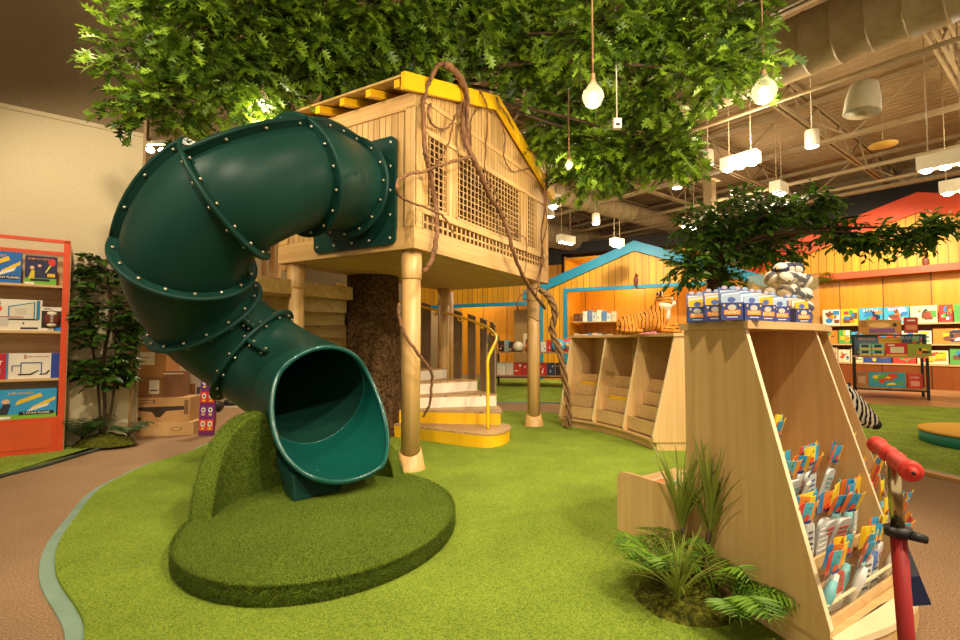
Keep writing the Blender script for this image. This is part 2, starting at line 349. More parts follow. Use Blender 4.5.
# outer turf beyond the path
inner = [(-1.2, 10.1), (.3, 10.05), (1.6, 9.95), (2.9, 9.2), (3.75, 7.8), (4.1, 6.5), (4.1, 5.3), (4.22, 4.4), (4.6, 3.4), (5.2, 2.4)]
outer = [(12, 2.4), (11.5, 7.2), (8.7, 9.1), (7.45, 9.75), (6.6, 12.2), (6.2, 15), (-3, 17.6), (-3.4, 13.0)]
inn = [p[:2] for p in cr([(x, y, 0) for x, y in inner], 6)]
b = MB(); b.prism([tuple(p) for p in inn]+outer, 0, .028, 'turf2'); tag(b.build('outer_turf'), 'outer lawn of artificial turf reaching the gabled shop fronts', 'artificial turf')['kind'] = 'structure'
b = MB()
for i in range(len(inn)-1):
    a = Vector((*inn[i], 0)); c = Vector((*inn[i+1], 0)); b.bar(a+Vector((0,0,.015)), c+Vector((0,0,.015)), .05, .03, 'edging'); nn = Vector((-(c-a).y, (c-a).x, 0)).normalized()
    if a.y < 6: b.bar(a-nn*.07+Vector((0,0,.012)), c-nn*.07+Vector((0,0,.012)), .10, .034, 'strip')
struct(b.build('trim_2'))
b = MB(); b.prism([(12, 2.4), (11.5, 7.2), (8.7, 9.1), (7.45, 9.75), (6.6, 12.2), (6.2, 15), (9, 17), (15, 12), (15, 3)], 0, .024, 'floorwood'); o = b.build('wood_floor'); tag(o, 'warm wooden plank floor in front of the orange gabled wall', 'floor')['kind'] = 'structure'
# left bed
bed = [gnd(px, py) for px, py in ((-60, 500), (0, 478), (40, 468), (80, 456), (110, 447), (131, 438))]
b = MB(); b.prism([(p.x, p.y) for p in bed]+[tuple(room(.5, 7.49)[:2]), tuple(room(-3, 7.49)[:2])], 0, .03, 'turf2'); tag(b.build('turf_bed'), 'narrow strip of turf along the cream wall under the orange shelf', 'artificial turf')['kind'] = 'structure'
b = MB(); b.tube([Vector((p.x, p.y, .012)) for p in cr(bed, 5)], .022, '#3b4238', 6); struct(b.build('trim_3'))

# ------------------------------------------------------------------ grass platform and arched cradle under the slide
PC = Vector((-.97, 3.25)); PA, PB = .80, .98
def ell(t, s=1.0): return (PC.x+PA*s*math.cos(t), PC.y+PB*s*math.sin(t))
t0 = thing('grass_platform', 'low oval turf-covered landing platform under the mouth of the green slide', 'platform', (PC.x, PC.y, .03))
b = MB(); n = 110; prof = [(1.0, 0), (1.005, .05), (1.0, .085), (.985, .103), (.96, .11), (.5, .112), (.0, .112)]
vs = []; fs = []
for s_, z in prof:
    for k in range(n): x, y = ell(2*PI*k/n, s_); vs.append((x-PC.x, y-PC.y, z))
for i in range(len(prof)-1):
    for k in range(n): fs.append((i*n+k, i*n+(k+1) % n, (i+1)*n+(k+1) % n, (i+1)*n+k))
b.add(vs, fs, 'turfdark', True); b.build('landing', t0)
def arch_h(q):
    up_ = (1-max(0, 1-q/.30)**2.2)**.6; k = min(1, max(0, (q-.30)/.22)); k = k*k*(3-2*k); return max(.004, (.56*(1-k)+(.10+.13*min(1, max(0, (q-.74)/.1)))*k)*up_*(1 if q < .9 else max(0, 1-((q-.9)/.1)**2)**.5))
b = MB(); A0, A1 = PI*1.06, PI*.36; n = 46; th = .16; vs = []; fs = []
for i in range(n+1):
    q = i/n; a = A0+(A1-A0)*q; hh = .56*math.sqrt(max(0, 1-(2*q-1)**2)); hh = max(hh, .004)
    hh = arch_h(q)
    xo, yo = ell(a, 1.0); xi, yi = ell(a, .84)
    r = min(.03, hh/2)
    for (x, y, z) in ((xo, yo, .03), (xo, yo, .11+hh-r), (xo*.8+xi*.2, yo*.8+yi*.2, .11+hh), (xo*.2+xi*.8, yo*.2+yi*.8, .11+hh), (xi, yi, .11+hh-r), (xi, yi, .03)): vs.append((x-PC.x, y-PC.y, z))
for i in range(n):
    for k in range(5): fs.append((i*6+k, (i+1)*6+k, (i+1)*6+k+1, i*6+k+1))
fs += [tuple(range(6)), tuple(range(n*6+5, n*6-1, -1))]
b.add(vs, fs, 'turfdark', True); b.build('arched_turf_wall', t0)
# fringe blades on the platform edge (turf pile, uncountable)
b = MB(); rnd = random.Random(3); vs = []; fs = []
def blade(x, y, z, nx, ny, nz, L):
    w = .0022; ax = rnd.uniform(-1, 1); ay = rnd.uniform(-1, 1); d = Vector((nx+ax*.5, ny+ay*.5, nz+rnd.uniform(-.3, .3))).normalized()*L
    s_ = Vector((-d.y, d.x, rnd.uniform(-.01, .01))).normalized()*w; o = len(vs)
    p = Vector((x, y, z)); vs.extend([p-s_, p+s_, p+d]); fs.append((o, o+1, o+2))
for i in range(26000):
    a = rnd.uniform(0, 2*PI); z = rnd.uniform(0, .105); x, y = ell(a, 1.0); nx, ny = math.cos(a)/PA, math.sin(a)/PB; q = math.hypot(nx, ny)
    blade(x-PC.x, y-PC.y, z, nx/q, ny/q, .4, .016)
for i in range(26000):
    a = rnd.uniform(0, 2*PI); r = math.sqrt(rnd.random()); x, y = ell(a, r); blade(x-PC.x, y-PC.y, .108, 0, 0, 1, .014)
for i in range(22000):
    q = rnd.random(); a = A0+(A1-A0)*q; hh = arch_h(q); side = rnd.random()
    if side < .45: s_, z, nn = .84, .11+rnd.random()*hh*.97, -1
    elif side < .75: s_, z, nn = 1.0, .11+rnd.random()*hh*.97, 1
    else: s_, z, nn = rnd.uniform(.85, .995), .11+hh-.004, 0
    x, y = ell(a, s_); blade(x-PC.x, y-PC.y, z, math.cos(a)*nn, math.sin(a)*nn, .5 if nn else 1, .016)
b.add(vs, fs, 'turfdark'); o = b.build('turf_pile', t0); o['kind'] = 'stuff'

# ------------------------------------------------------------------ playhouse (local x = along the gable wall, y = along the slide wall)
P0 = Vector((-.65, 4.72, 0)); HR = math.radians(60)
E1 = Vector((.5, .866, 0)); E2 = Vector((-.866, .5, 0))
def hw(a, b_, z): return P0+E1*a+E2*b_+Vector((0, 0, z))
def hplane(px, py, off=.0, bb=-.12):
    """point on the gable wall plane (offset outwards) seen at a photo position"""
    r = ray(px, py); n_ = -E2; pt = hw(0, bb-off, 0); o = Vector((0, 0, EYE)); t = (pt-o).dot(n_)/r.dot(n_); return o+r*t
ph = thing('playhouse', 'raised pale timber playhouse on round posts with yellow-edged gable roof', 'playhouse', P0, HR)
A_, B_ = 3.06, 1.72
b = MB(); b.box(-.10, -.10, 2.10, A_-.02, B_, 2.20, 'paley'); b.box(-.09, -.09, 2.06, A_-.03, B_-.02, 2.10, 'soffit'); b.build('deck', ph)
b = MB(); b.box(-.14, -.14, 2.07, A_+.02, -.09, 2.27, 'pale'); b.box(A_-.03, -.14, 2.07, A_+.02, B_, 2.27, 'paley'); b.build('fascia_board', ph, bevel=.004)
b = MB(); b.box(-.14, -.09, 2.07, -.09, B_+.02, 2.27, 'paley'); b.box(-.12, B_-.02, 2.07, A_, B_+.03, 2.27, 'pale'); b.build('fascia_board', ph, bevel=.004)
def post(x, y):
    q = MB(); q.lathe([(.088, 0), (.088, 2.08)], 'palez', 28); q.lathe([(.094, 1.80), (.097, 1.81), (.097, 2.08)], 'palez', 28)
    o = q.build('post', ph, (x, y, 0))
    q = MB(); n_ = 32; vs = []; fs = []
    for r, z, tl in ((.150, .0, 0), (.140, .03, 0), (.103, .20, -.045), (.092, .205, -.045)):
        for k in range(n_):
            a = 2*PI*k/n_; vs.append((r*math.cos(a), r*math.sin(a), z+tl*math.cos(a+2.6)))
    for i in range(3):
        for k in range(n_): fs.append((i*n_+k, i*n_+(k+1) % n_, (i+1)*n_+(k+1) % n_, (i+1)*n_+k))
    q.add(vs, fs, 'palez', True); q.build('post_base', o, label='flared wooden collar at the foot')
for x, y in ((0, 0), (2.83, 0), (0, 1.60), (2.83, 1.55)): post(x, y)
# gable wall on y=-.12 : solid siding pieces around the windows
Z0, ZE = 2.27, 3.50
pk = 1.40; ZP = 4.06
b = MB()
def gz(a): return ZP-(ZP-ZE)*abs(a-pk)/(pk+.34) if a < pk else ZP-(ZP-ZE+.08)*(a-pk)/(3.2-pk)
y0, y1 = -.12, -.08
def aof(px, py): p = hplane(px, py); return (p-P0).dot(E1), p.z
W1a, W1z = aof(425.5, 135.5); W1b = aof(447.5, 160)[0]; W2a = aof(455.5, 170)[0]; W2b = aof(521, 200)[0]; W3a = aof(526, 210)[0]; W3b = aof(536.5, 215)[0]; WB = aof(425.5, 211)[1]; BT = aof(424, 218.5)[1]; BB = aof(424, 233)[1]
b.box(-.12, y0, 2.45, W1a, y1, 3.23, 'siding')
b.box(W3b, y0, 2.45, A_, y1, 3.23, 'siding')
b.box(W1b, y0, 2.45, W2a, y1, 3.23, 'siding'); b.box(W2b, y0, 2.45, W3a, y1, 3.23, 'siding')
gp = [(-.12, 3.23)]+[(A_, 3.23)]+[(A_, gz(A_)-.03), (pk, ZP-.03), (-.12, gz(-.12)-.03)]
b.hull2([(x, y0, z) for x, z in gp], [(x, y1, z) for x, z in gp], 'siding')
b.build('gable_wall', ph)
b = MB(); b.box(-.13, -.135, 3.50, A_, -.119, 3.545, 'pale'); b.box(-.14, -.14, 2.27, -.02, -.10, 3.52, 'palez'); b.box(A_-.08, -.14, 2.27, A_+.01, -.10, 3.42, 'palez')
b.box(-.12, -.14, 2.42, A_, -.10, 2.485, 'pale'); b.box(-.12, -.14, 3.21, A_, -.12, 3.25, 'pale')
b.build('wall_trim', ph, bevel=.003)
def lattice(x0, x1, z0, z1, nx, nz, wd=.011, name='lattice_screen', fw=.022):
    q = MB()
    q.box(x0, -.135, z0, x0+fw, -.09, z1, 'palez'); q.box(x1-fw, -.135, z0, x1, -.09, z1, 'palez'); q.box(x0, -.135, z0, x1, -.09, z0+fw, 'pale'); q.box(x0, -.135, z1-fw, x1, -.09, z1, 'pale')
    for i in range(1, nx): x = x0+(x1-x0)*i/nx; q.box(x-wd/2, -.122, z0, x+wd/2, -.112, z1, 'palez')
    for i in range(1, nz): z = z0+(z1-z0)*i/nz; q.box(x0, -.112, z-wd/2, x1, -.102, z+wd/2, 'pale')
    return q.build(name, ph)
lattice(W1a, W1b, 2.49, 3.22, 5, 11, .009); lattice(W2a, W2b, 2.49, 3.22, 20, 11, .009); lattice(W3a, W3b, 2.49, 3.22, 6, 11, .009)
lattice(.0, 2.97, 2.27, 2.43, 34, 2, .020, 'lattice_band', .012)
# slide wall on x=-.12
b = MB(); b.box(-.12, -.12, 2.27, -.08, B_, 3.50, 'siding_y'); b.box(A_-.04, -.1, 2.27, A_, B_, 3.4, 'siding_y')
gp = [(-.12, 2.27), (A_, 2.27), (A_, gz(A_)-.03), (pk, ZP-.03), (-.12, gz(-.12)-.03)]
b.hull2([(x, B_-.04, z) for x, z in gp], [(x, B_, z) for x, z in gp], 'siding'); b.build('side_wall', ph)
b = MB(); b.box(-.145, -.14, 3.38, -.11, B_, 3.53, 'paley'); b.box(-.145, -.14, 2.27, -.11, -.03, 3.4, 'palez'); b.box(-.145, 1.58, 2.27, -.11, B_, 3.4, 'palez'); b.build('wall_trim', ph, bevel=.003)
# roof
EL = (-.38, 3.56); ER = (3.2, 3.42)
def roofslope(p, q, y0, y1, t, m, name):
    r = MB(); r.hull2([(p[0], y0, p[1]), (q[0], y0, q[1]), (q[0], y0, q[1]+t), (p[0], y0, p[1]+t)], [(p[0], y1, p[1]), (q[0], y1, q[1]), (q[0], y1, q[1]+t), (p[0], y1, p[1]+t)], m); return r.build(name, ph)
roofslope((EL[0], EL[1]-.012), (pk, ZP+.04), -.16, B_+.1, .022, 'soffit', 'roof_panel'); roofslope((ER[0], ER[1]), (pk, ZP+.04), -.16, B_+.1, .022, 'soffit', 'roof_panel')
for p, l_ in ((EL, 'left'), (ER, 'right')):
    r = MB(); q = (pk, ZP+.06); r.hull2([(p[0], -.205, p[1]-.13), (q[0], -.205, q[1]-.15), (q[0], -.205, q[1]+.02), (p[0], -.205, p[1]+.03)], [(p[0], -.165, p[1]-.13), (q[0], -.165, q[1]-.15), (q[0], -.165, q[1]+.02), (p[0], -.165, p[1]+.03)], 'yellow'); r.build('rake_board', ph, label='yellow painted rake board on the gable edge')
for i, y in enumerate((-.10, .237, .57, .90, 1.24, 1.62)):
    r = MB(); s_ = (ZP-EL[1])/(pk-EL[0]); x1 = .2
    r.hull2([(EL[0]+.02, y-.03, EL[1]-.085), (x1, y-.03, EL[1]-.085+s_*(x1-EL[0])), (x1, y-.03, EL[1]-.012+s_*(x1-EL[0])), (EL[0]+.02, y-.03, EL[1]-.012)],
            [(EL[0]+.02, y+.03, EL[1]-.085), (x1, y+.03, EL[1]-.085+s_*(x1-EL[0])), (x1, y+.03, EL[1]-.012+s_*(x1-EL[0])), (EL[0]+.02, y+.03, EL[1]-.012)], 'yellow'); r.build('rafter_tail', ph, label='yellow painted rafter end under the eave')

# ------------------------------------------------------------------ slide
def V(*a): return Vector(a)
RG = [(hw(-.13, .60, 2.65), V(-.5, -.866, 0)), (V(-1.26, 4.64, 2.66), V(-.42, -.90, -.03)), (V(-1.45, 3.95, 2.53), V(-.52, -.78, -.33)), (V(-1.81, 3.55, 2.22), V(-.84, -.05, -.50)),
      (V(-2.16, 3.66, 1.83), V(-.45, .54, -.70)), (V(-2.26, 4.10, 1.45), V(.23, .62, -.74)), (V(-1.97, 4.37, 1.10), V(.80, .05, -.60)), (V(-1.28, 3.97, .785), V(.66, -.70, -.28))]
TR = .418
def hermite(a, b_, n=10):
    (p0, d0), (p1, d1) = a, b_; L = (p1-p0).length; out = []
    for k in range(n):
        t = k/n; h = 2*t**3-3*t*t+1, t**3-2*t*t+t, -2*t**3+3*t*t, t**3-t*t
        p = p0*h[0]+d0*L*h[1]+p1*h[2]+d1*L*h[3]; d = d0.lerp(d1, t).normalized(); out.append((p, d))
    return out
def section(p, d, r, n=48, ref=None):
    u = (ref or V(0, 0, 1)); u = (u-d*u.dot(d)).normalized(); w = d.cross(u)
    return [p+(u*math.cos(2*PI*k/n)+w*math.sin(2*PI*k/n))*r for k in range(n)]
for i, (p, d) in enumerate(RG): RG[i] = (p, d.normalized())
sl = thing('tube_slide', 'dark green spiral tube slide bolted to the playhouse wall', 'slide', RG[0][0])
def L_(v): return v-RG[0][0]
frames = []
for i in range(len(RG)-1): frames.append(hermite(RG[i], RG[i+1]))
REFS = V(.75, .35, .55).normalized()
def shell(fr, name, r=TR, th=.012):
    q = MB(); n_ = 48; u = None; rings = []
    for p, d in fr:
        if shell.u is None: shell.u = d.orthogonal()
        shell.u = (shell.u-d*shell.u.dot(d)).normalized(); w = d.cross(shell.u)
        rings.append((p, shell.u.copy(), w))
    for rr, flip in ((r, 0), (r-th, 1)):
        vs = []; fs = []
        for p, u, w in rings:
            for k in range(n_): vs.append(L_(p)+(u*math.cos(2*PI*k/n_)+w*math.sin(2*PI*k/n_))*rr)
        for i in range(len(rings)-1):
            for k in range(n_):
                f = (i*n_+k, i*n_+(k+1) % n_, (i+1)*n_+(k+1) % n_, (i+1)*n_+k); fs.append(f[::-1] if flip else f)
        q.add(vs, fs, 'slide', True)
    return q.build(name, sl)
shell.u = None
for i in range(len(frames)):
    fr = frames[i]+[RG[i+1]]
    shell(fr, 'tube_section')
def flange(p, d, r=.468, th=.035, nb=16):
    q = MB(); n_ = 56; R_ = section(L_(p)-d*th/2, d, r, n_); R2 = section(L_(p)+d*th/2, d, r, n_); I1 = section(L_(p)-d*th/2, d, TR-.005, n_); I2 = section(L_(p)+d*th/2, d, TR-.005, n_)
    q.add(R_+R2+I2+I1, [(j*n_+k, j*n_+(k+1) % n_, ((j+1) % 4)*n_+(k+1) % n_, ((j+1) % 4)*n_+k) for j in range(4) for k in range(n_)], 'slide')
    rim = section(L_(p), d, r, n_); q.tube(rim+[rim[0]], .019, 'slide', 8, caps=False)
    for sgn in (-1, 1):
        for k in range(nb):
            c = section(L_(p)+d*sgn*(th/2+.004), d, (r+TR)/2, nb)[k]; q.tube([c, c+d*sgn*.012], .011, 'bolt', 8)
    return q.build('ring_flange', sl)
for i in range(1, 7): flange(*RG[i])
def rib(seg, dirs, t0=0, t1=1.0):
    """bolted seam running along a tube section"""
    q = MB(); fr = frames[seg]+[RG[seg+1]]; n_ = len(fr); outer = []; inner_ = []
    for i, (p, d) in enumerate(fr):
        t = i/(n_-1)
        if t < t0-1e-6 or t > t1+1e-6: continue
        v = dirs[0].lerp(dirs[1], t); v = (v-d*v.dot(d)).normalized(); w = d.cross(v)*.016
        outer.append((L_(p)+v*(TR+.05), w)); inner_.append((L_(p)+v*(TR-.006), w))
    for i in range(len(outer)-1):
        (a, wa), (b2, wb) = outer[i], outer[i+1]; (c, _), (e, _) = inner_[i], inner_[i+1]
        q.hull2([c-wa, c+wa, a+wa, a-wa], [e-wb, e+wb, b2+wb, b2-wb], 'slide', caps=True)
    q.tube([a for a, w in outer], .018, 'slide', 8)
    for i in range(1, len(outer)-1, 3):
        a, w = outer[i]; c = inner_[i][0]; m_ = (a*.55+c*.45)
        for s_ in (-1, 1): q.tube([m_+w*s_, m_+w*s_*1.9], .010, 'bolt', 8)
    return q.build('seam_flange', sl)
rib(1, (V(.1, -.55, .8), V(.15, -.75, .6))); rib(2, (V(.15, -.75, .62), V(.1, -.8, .55))); rib(3, (V(-.35, -.5, .75), V(-.95, -.35, .1)))
rib(5, (V(.3, -.7, .5), V(.3, -.8, .5)), .0, .95); rib(6, (V(.0, -.75, .4), V(.1, -.8, .3)), 0, .5)
# wall plate with corner bolts and short collar
q = MB(); pw = []
import itertools
def rrect(x0, x1, z0, z1, r, n=5):
    out = []
    for cx, cz, a0 in ((x1-r, z1-r, 0), (x0+r, z1-r, PI/2), (x0+r, z0+r, PI), (x1-r, z0+r, 1.5*PI)):
        for k in range(n+1): a = a0+PI/2*k/n; out.append((cx+r*math.cos(a), cz+r*math.sin(a)))
    return out
pr = rrect(.06, 1.14, 2.12, 3.15, .07)
q.hull2([L_(hw(-.15, y, z)) for y, z in pr], [L_(hw(-.175, y, z)) for y, z in pr], 'slide')
for y in (.12, .38, .60, .84, 1.08):
    for z in (2.18, 3.09): q.tube([L_(hw(-.172, y, z)), L_(hw(-.185, y, z))], .014, 'bolt', 8)
for z in (2.4, 2.63, 2.86):
    for y in (.12, 1.08): q.tube([L_(hw(-.172, y, z)), L_(hw(-.185, y, z))], .014, 'bolt', 8)
q.build('wall_plate', sl, label='square dark green mounting plate with corner bolts')
# open chute at the mouth
hp, hd = RG[7]
def chute():
    q = MB(); NS, NP = 22, 64
    end_p = V(-.95, 3.56, .665); end_d = V(.62, -.78, -.04).normalized()
    path = hermite((hp, hd), (end_p, end_d), 16)+[(end_p, end_d)]
    path += [(end_p+end_d*.04*k, end_d) for k in range(1, 3)]
    def pos(s):
        x = min(max(s, 0), 1)*(len(path)-1); i = min(int(x), len(path)-2); f = x-i
        return path[i][0].lerp(path[i+1][0], f), path[i][1].lerp(path[i+1][1], f).normalized()
    def send(ph_):
        c = abs(ph_)/PI               # 0 bottom .. 1 top
        if c > .70: return .10
        k = (.70-c)/.70; k = k*k*(3-2*k); return .10+.90*min(1, k*1.25)**.8
    outer = []
    for j in range(NP):
        ph_ = -PI+2*PI*j/NP; se = send(ph_); col = []
        for i in range(NS+1):
            s = se*i/NS; p, d = pos(s); u = V(0, 0, 1); u = (u-d*u.dot(d)).normalized(); w = d.cross(u)
            c = abs(ph_)/PI; fl = 1+.20*s*s*math.exp(-((c-.5)/.25)**2)
            col.append((p, -u*math.cos(ph_)+w*math.sin(ph_), fl))
        outer.append(col)
    for rr, flip, mt in ((TR, 1, 'slide'), (TR-.016, 0, 'slide_lit')):
        vs = [L_(p+v*rr*fl) for col in outer for p, v, fl in col]; fs = []
        for j in range(NP):
            for i in range(NS):
                a = j*(NS+1)+i; b2 = ((j+1) % NP)*(NS+1)+i; f = (a, b2, b2+1, a+1); fs.append(f[::-1] if flip else f)
        q.add(vs, fs, mt, True)
    rim = [L_(col[-1][0]+col[-1][1]*(TR-.004)*col[-1][2]) for col in outer]; rim = cr(rim+[rim[0]], 2)
    q.tube(rim, .019, 'slide_lit', 10, caps=False)
    q.build('chute_mouth', sl, label='open scoop-shaped chute end with rolled rim, teal painted as lit plastic')
    q = MB(); p = section(L_(hp), hd, TR-.014, 48); q.tube(p+[p[0]], .007, 'slide_lit', 6, caps=False); q.build('inner_seam', sl)
chute()
q = MB(); q.hull2([L_(V(*p)) for p in ((-1.46, 3.60, .40), (-1.26, 3.40, .31), (-.96, 3.60, .225), (-1.12, 3.84, .25))],
                  [L_(V(*p)) for p in ((-1.36, 3.54, .138), (-1.24, 3.38, .138), (-1.00, 3.62, .138), (-1.12, 3.78, .138))], 'slide'); q.build('foot_support', sl, bevel=.015)

# ------------------------------------------------------------------ oak tree
TK = Vector((-1.39, 6.5, 0))
oak = thing('oak_tree', 'large artificial oak with thick bark trunk and wide leafy canopy over the playhouse', 'tree', TK)
q = MB(); n_ = 60; vs = []; fs = []; zs = np.linspace(0, 4.7, 60)
for z in zs:
    for k in range(n_):
        a = 2*PI*k/n_; r = .335+.05*math.exp(-z*2.2)+.03*noise.noise(Vector((math.cos(a)*2, math.sin(a)*2, z*.7)))+.022*noise.noise(Vector((math.cos(a)*7, math.sin(a)*7, z*1.3)))
        vs.append((r*math.cos(a), r*math.sin(a), z))
for i in range(len(zs)-1):
    for k in range(n_): fs.append((i*n_+k, i*n_+(k+1) % n_, (i+1)*n_+(k+1) % n_, (i+1)*n_+k))
q.add(vs, fs, 'bark', True); q.build('trunk', oak)
LOBE = [(0, 0), (.05, .10), (.04, .20), (.30, .32), (.09, .40), (.42, .60), (.10, .62), (.30, .84), (.07, .82), (0, 1.05)]
def leafgeo(vs, fs, p, d, nrm, L, shape='oak'):
    """a folded leaf: root p, direction d, face normal nrm"""
    d = d.normalized(); s_ = d.cross(nrm)
    if s_.length < 1e-4: s_ = d.orthogonal()
    s_.normalize(); nn = s_.cross(d); o = len(vs)
    if shape == 'oak': pr = LOBE
    elif shape == 'ficus': pr = [(0, 0), (.16, .22), (.24, .48), (.17, .76), (0, 1.0)]
    else: pr = [(0, 0), (.07, .3), (.05, .7), (0, 1.0)]
    m_ = len(pr)
    mid = [p+d*(y*L)-nn*(L*.12*y*y) for x, y in pr]
    vs.extend(mid); vs.extend([mid[i]+s_*(pr[i][0]*L)+nn*(pr[i][0]*L*.35) for i in range(1, m_-1)]); vs.extend([mid[i]-s_*(pr[i][0]*L)+nn*(pr[i][0]*L*.35) for i in range(1, m_-1)])
    R0 = o+m_-1; L0 = o+m_-1+m_-2      # offsets so that R0+i / L0+i are side verts
    for i in range(m_-1):
        a, b2 = o+i, o+i+1
        for side in (0, 1):
            B = (R0 if side == 0 else L0)
            if i == 0: f = (a, B+1, b2)
            elif i == m_-2: f = (a, B+i, b2)
            else: f = (a, B+i, B+i+1, b2)
            fs.append(f if side == 0 else f[::-1])
def spray(vs, fs, q, p, d, L, nl, leaf, shape, rd, twigr=.004, droop=.3):
    """a twig with leaves set alternately along it"""
    pts = []; cur = p.copy(); dd = d.normalized()
    for i in range(5): pts.append(cur.copy()); dd = (dd+V(rd.uniform(-.15, .15), rd.uniform(-.15, .15), -droop*.2)).normalized(); cur = cur+dd*(L/4)
    q.tube(pts, [twigr, twigr*.9, twigr*.8, twigr*.6, twigr*.4], 'twig', 4, caps=False)
    for i in range(nl):
        t = .12+.88*i/max(1, nl-1); x = t*4; k = min(int(x), 3); pp = pts[k].lerp(pts[k+1], x-k); td = (pts[k+1]-pts[k]).normalized()
        side = td.cross(V(0, 0, 1)); side = side.normalized() if side.length > .1 else V(1, 0, 0)
        sg = 1 if i % 2 else -1; ld = (td*rd.uniform(.5, 1.0)+side*sg*rd.uniform(.4, 1.0)+V(rd.uniform(-.3, .3), rd.uniform(-.3, .3), rd.uniform(-.5, .3)))
        nr = V(rd.uniform(-.7, .7), rd.uniform(-.9, .5), 1.0).normalized(); leafgeo(vs, fs, pp, ld, nr, leaf*rd.uniform(.7, 1.15), shape)
def blob(parent, center, rad, ntw, leaf, root, mat, shape='oak', nl=9, L=.34, br=.03, seed=0, base=None, fill=.45):
    rd = random.Random(seed); base = base or Vector((0, 0, 0))
    q = MB(); a = Vector(root); c = Vector(center); mid = a.lerp(c, .5)+V(rd.uniform(-.2, .2), rd.uniform(-.2, .2), .15)
    mp = cr([a, mid, c], 6); q.tube([p-base for p in mp], [br*(1-.6*i/len(mp)) for i in range(len(mp))], 'twig', 7)
    vs = []; fs = []; tw = MB()
    for i in range(ntw):
        while True:
            v = V(rd.uniform(-1, 1), rd.uniform(-1, 1), rd.uniform(-1, 1))
            if fill < v.length < 1: break
        if rd.random() < .35: v *= rd.uniform(.3, .9)
        p = c+V(v.x*rad[0], v.y*rad[1], v.z*rad[2]); d = (p-c).normalized()*.8+V(rd.uniform(-.5, .5), rd.uniform(-.5, .5), rd.uniform(-.35, .25))
        spray(vs, fs, tw, p-base-d.normalized()*L*.5, d, L*rd.uniform(.7, 1.2), nl, leaf, shape, rd)
        if i % 7 == 0: q.tube([c-base, (c.lerp(p, .5)+V(0, 0, .05))-base, p-base], [br*.35, br*.2, .004], 'twig', 5, caps=False)
    bo = q.build('branch', parent); tw.add(vs, fs, mat, False); f = tw.build('foliage', bo); return bo
OAK = [  # photo position, depth, radii (m), twigs
 (128, 52, 4.4, .30, .5, .40, 26), (165, 100, 4.6, .40, .5, .30, 42), (205, 25, 4.4, .55, .6, .42, 110), (245, 80, 4.7, .55, .5, .38, 105),
 (300, 30, 4.8, .60, .7, .45, 150), (345, 60, 5.2, .55, .5, .38, 120), (390, 18, 5.0, .65, .7, .42, 160), (440, 45, 5.6, .6, .5, .36, 130),
 (480, 10, 5.2, .70, .7, .45, 160), (530, 50, 5.8, .60, .6, .50, 150), (560, 110, 6.6, .55, .5, .75, 150), (590, 30, 5.0, .60, .7, .45, 140),
 (612, 145, 6.3, .60, .5, .50, 140), (645, 85, 5.6, .50, .6, .45, 90), (668, 145, 5.8, .45, .4, .42, 80), (665, 20, 5.0, .50, .6, .38, 100),
 (720, 25, 4.8, .48, .6, .34, 84), (722, 72, 4.7, .42, .4, .22, 54), (590, 175, 6.8, .42, .4, .28, 50), (260, 5, 5.6, .7, .6, .3, 70), (170, 5, 4.9, .4, .4, .35, 40)]
for i, (px, py, Y, rx, ry, rz, nt_) in enumerate(OAK):
    blob(oak, at(px, py, Y), (rx, ry, rz), nt_, .150, TK+V(.1, -.1, 4.5), 'oak', br=.03, seed=20+i, base=TK)

# ------------------------------------------------------------------ spiral stair
st = thing('spiral_staircase', 'spiral staircase with yellow lower steps winding around the bark trunk', 'staircase', TK)
RI, RO = .36, 1.66; A0S = math.radians(-31); DA = math.radians(22.2)
for k in range(12):
    a0 = A0S+k*DA; a1 = a0+DA*1.12; z1 = .03+.155*(k+1); z0 = z1-.155; ro = 1.74 if k == 0 else RO
    n_ = 8; arc = [(ro*math.cos(a0+(a1-a0)*i/n_), ro*math.sin(a0+(a1-a0)*i/n_)) for i in range(n_+1)]
    if k == 0:      # rounded bullnose
        arc = [(1.40*math.cos(a0-.02), 1.40*math.sin(a0-.02)), (1.66*math.cos(a0), 1.66*math.sin(a0)), (1.76*math.cos(a0+.06), 1.76*math.sin(a0+.06)), (1.80*math.cos(a0+.16), 1.80*math.sin(a0+.16)), (1.80*math.cos(a0+.30), 1.80*math.sin(a0+.30)), (1.74*math.cos(a0+.42), 1.74*math.sin(a0+.42)), (1.6*math.cos(a0+.5), 1.6*math.sin(a0+.5))]
        arc = [tuple(p[:2]) for p in cr([(x, y, 0) for x, y in arc], 4)]
    inn_ = [(RI*math.cos(a1), RI*math.sin(a1)), (RI*math.cos(a0), RI*math.sin(a0))]
    q = MB(); q.prism(arc+inn_, z0, z1-.018, 'yellow' if k < 2 else ('white' if k < 6 else 'soffit')); o = q.build('step', st)
    q = MB(); q.prism([(x*1.008, y*1.008) for x, y in arc]+inn_, z1-.018, z1+.002, 'tread'); q.build('tread', o)
def slatboard(ang, r, z0, z1, m='slat', w=.165):
    q = MB(); q.hull2([(-.012, -w/2, z0), (.012, -w/2, z0), (.012, w/2, z0), (-.012, w/2, z0)], [(-.012, -w/2, z1-.02), (.012, -w/2, z1-.02), (.012, w/2, z1+.03), (-.012, w/2, z1+.03)], m)
    q.build('baluster_board', st, (r*math.cos(ang), r*math.sin(ang), 0), ang)
for i in range(28):
    ang = A0S+DA*2.35+i*DA*.46
    kf = (ang-A0S)/DA
    if kf > 11.8: break
    zs_ = .03+.155*(int(kf)+1)
    slatboard(ang, RO+.03, zs_-.14 if kf < 6 else zs_-.30, min(.03+.155*(kf+1)+.93, 2.04 if kf < 10 else 3.0), 'slat' if kf < 9 else 'palez')
q = MB(); rp = [((RO-.12)*math.cos(A0S+.16), (RO-.12)*math.sin(A0S+.16), .18)]
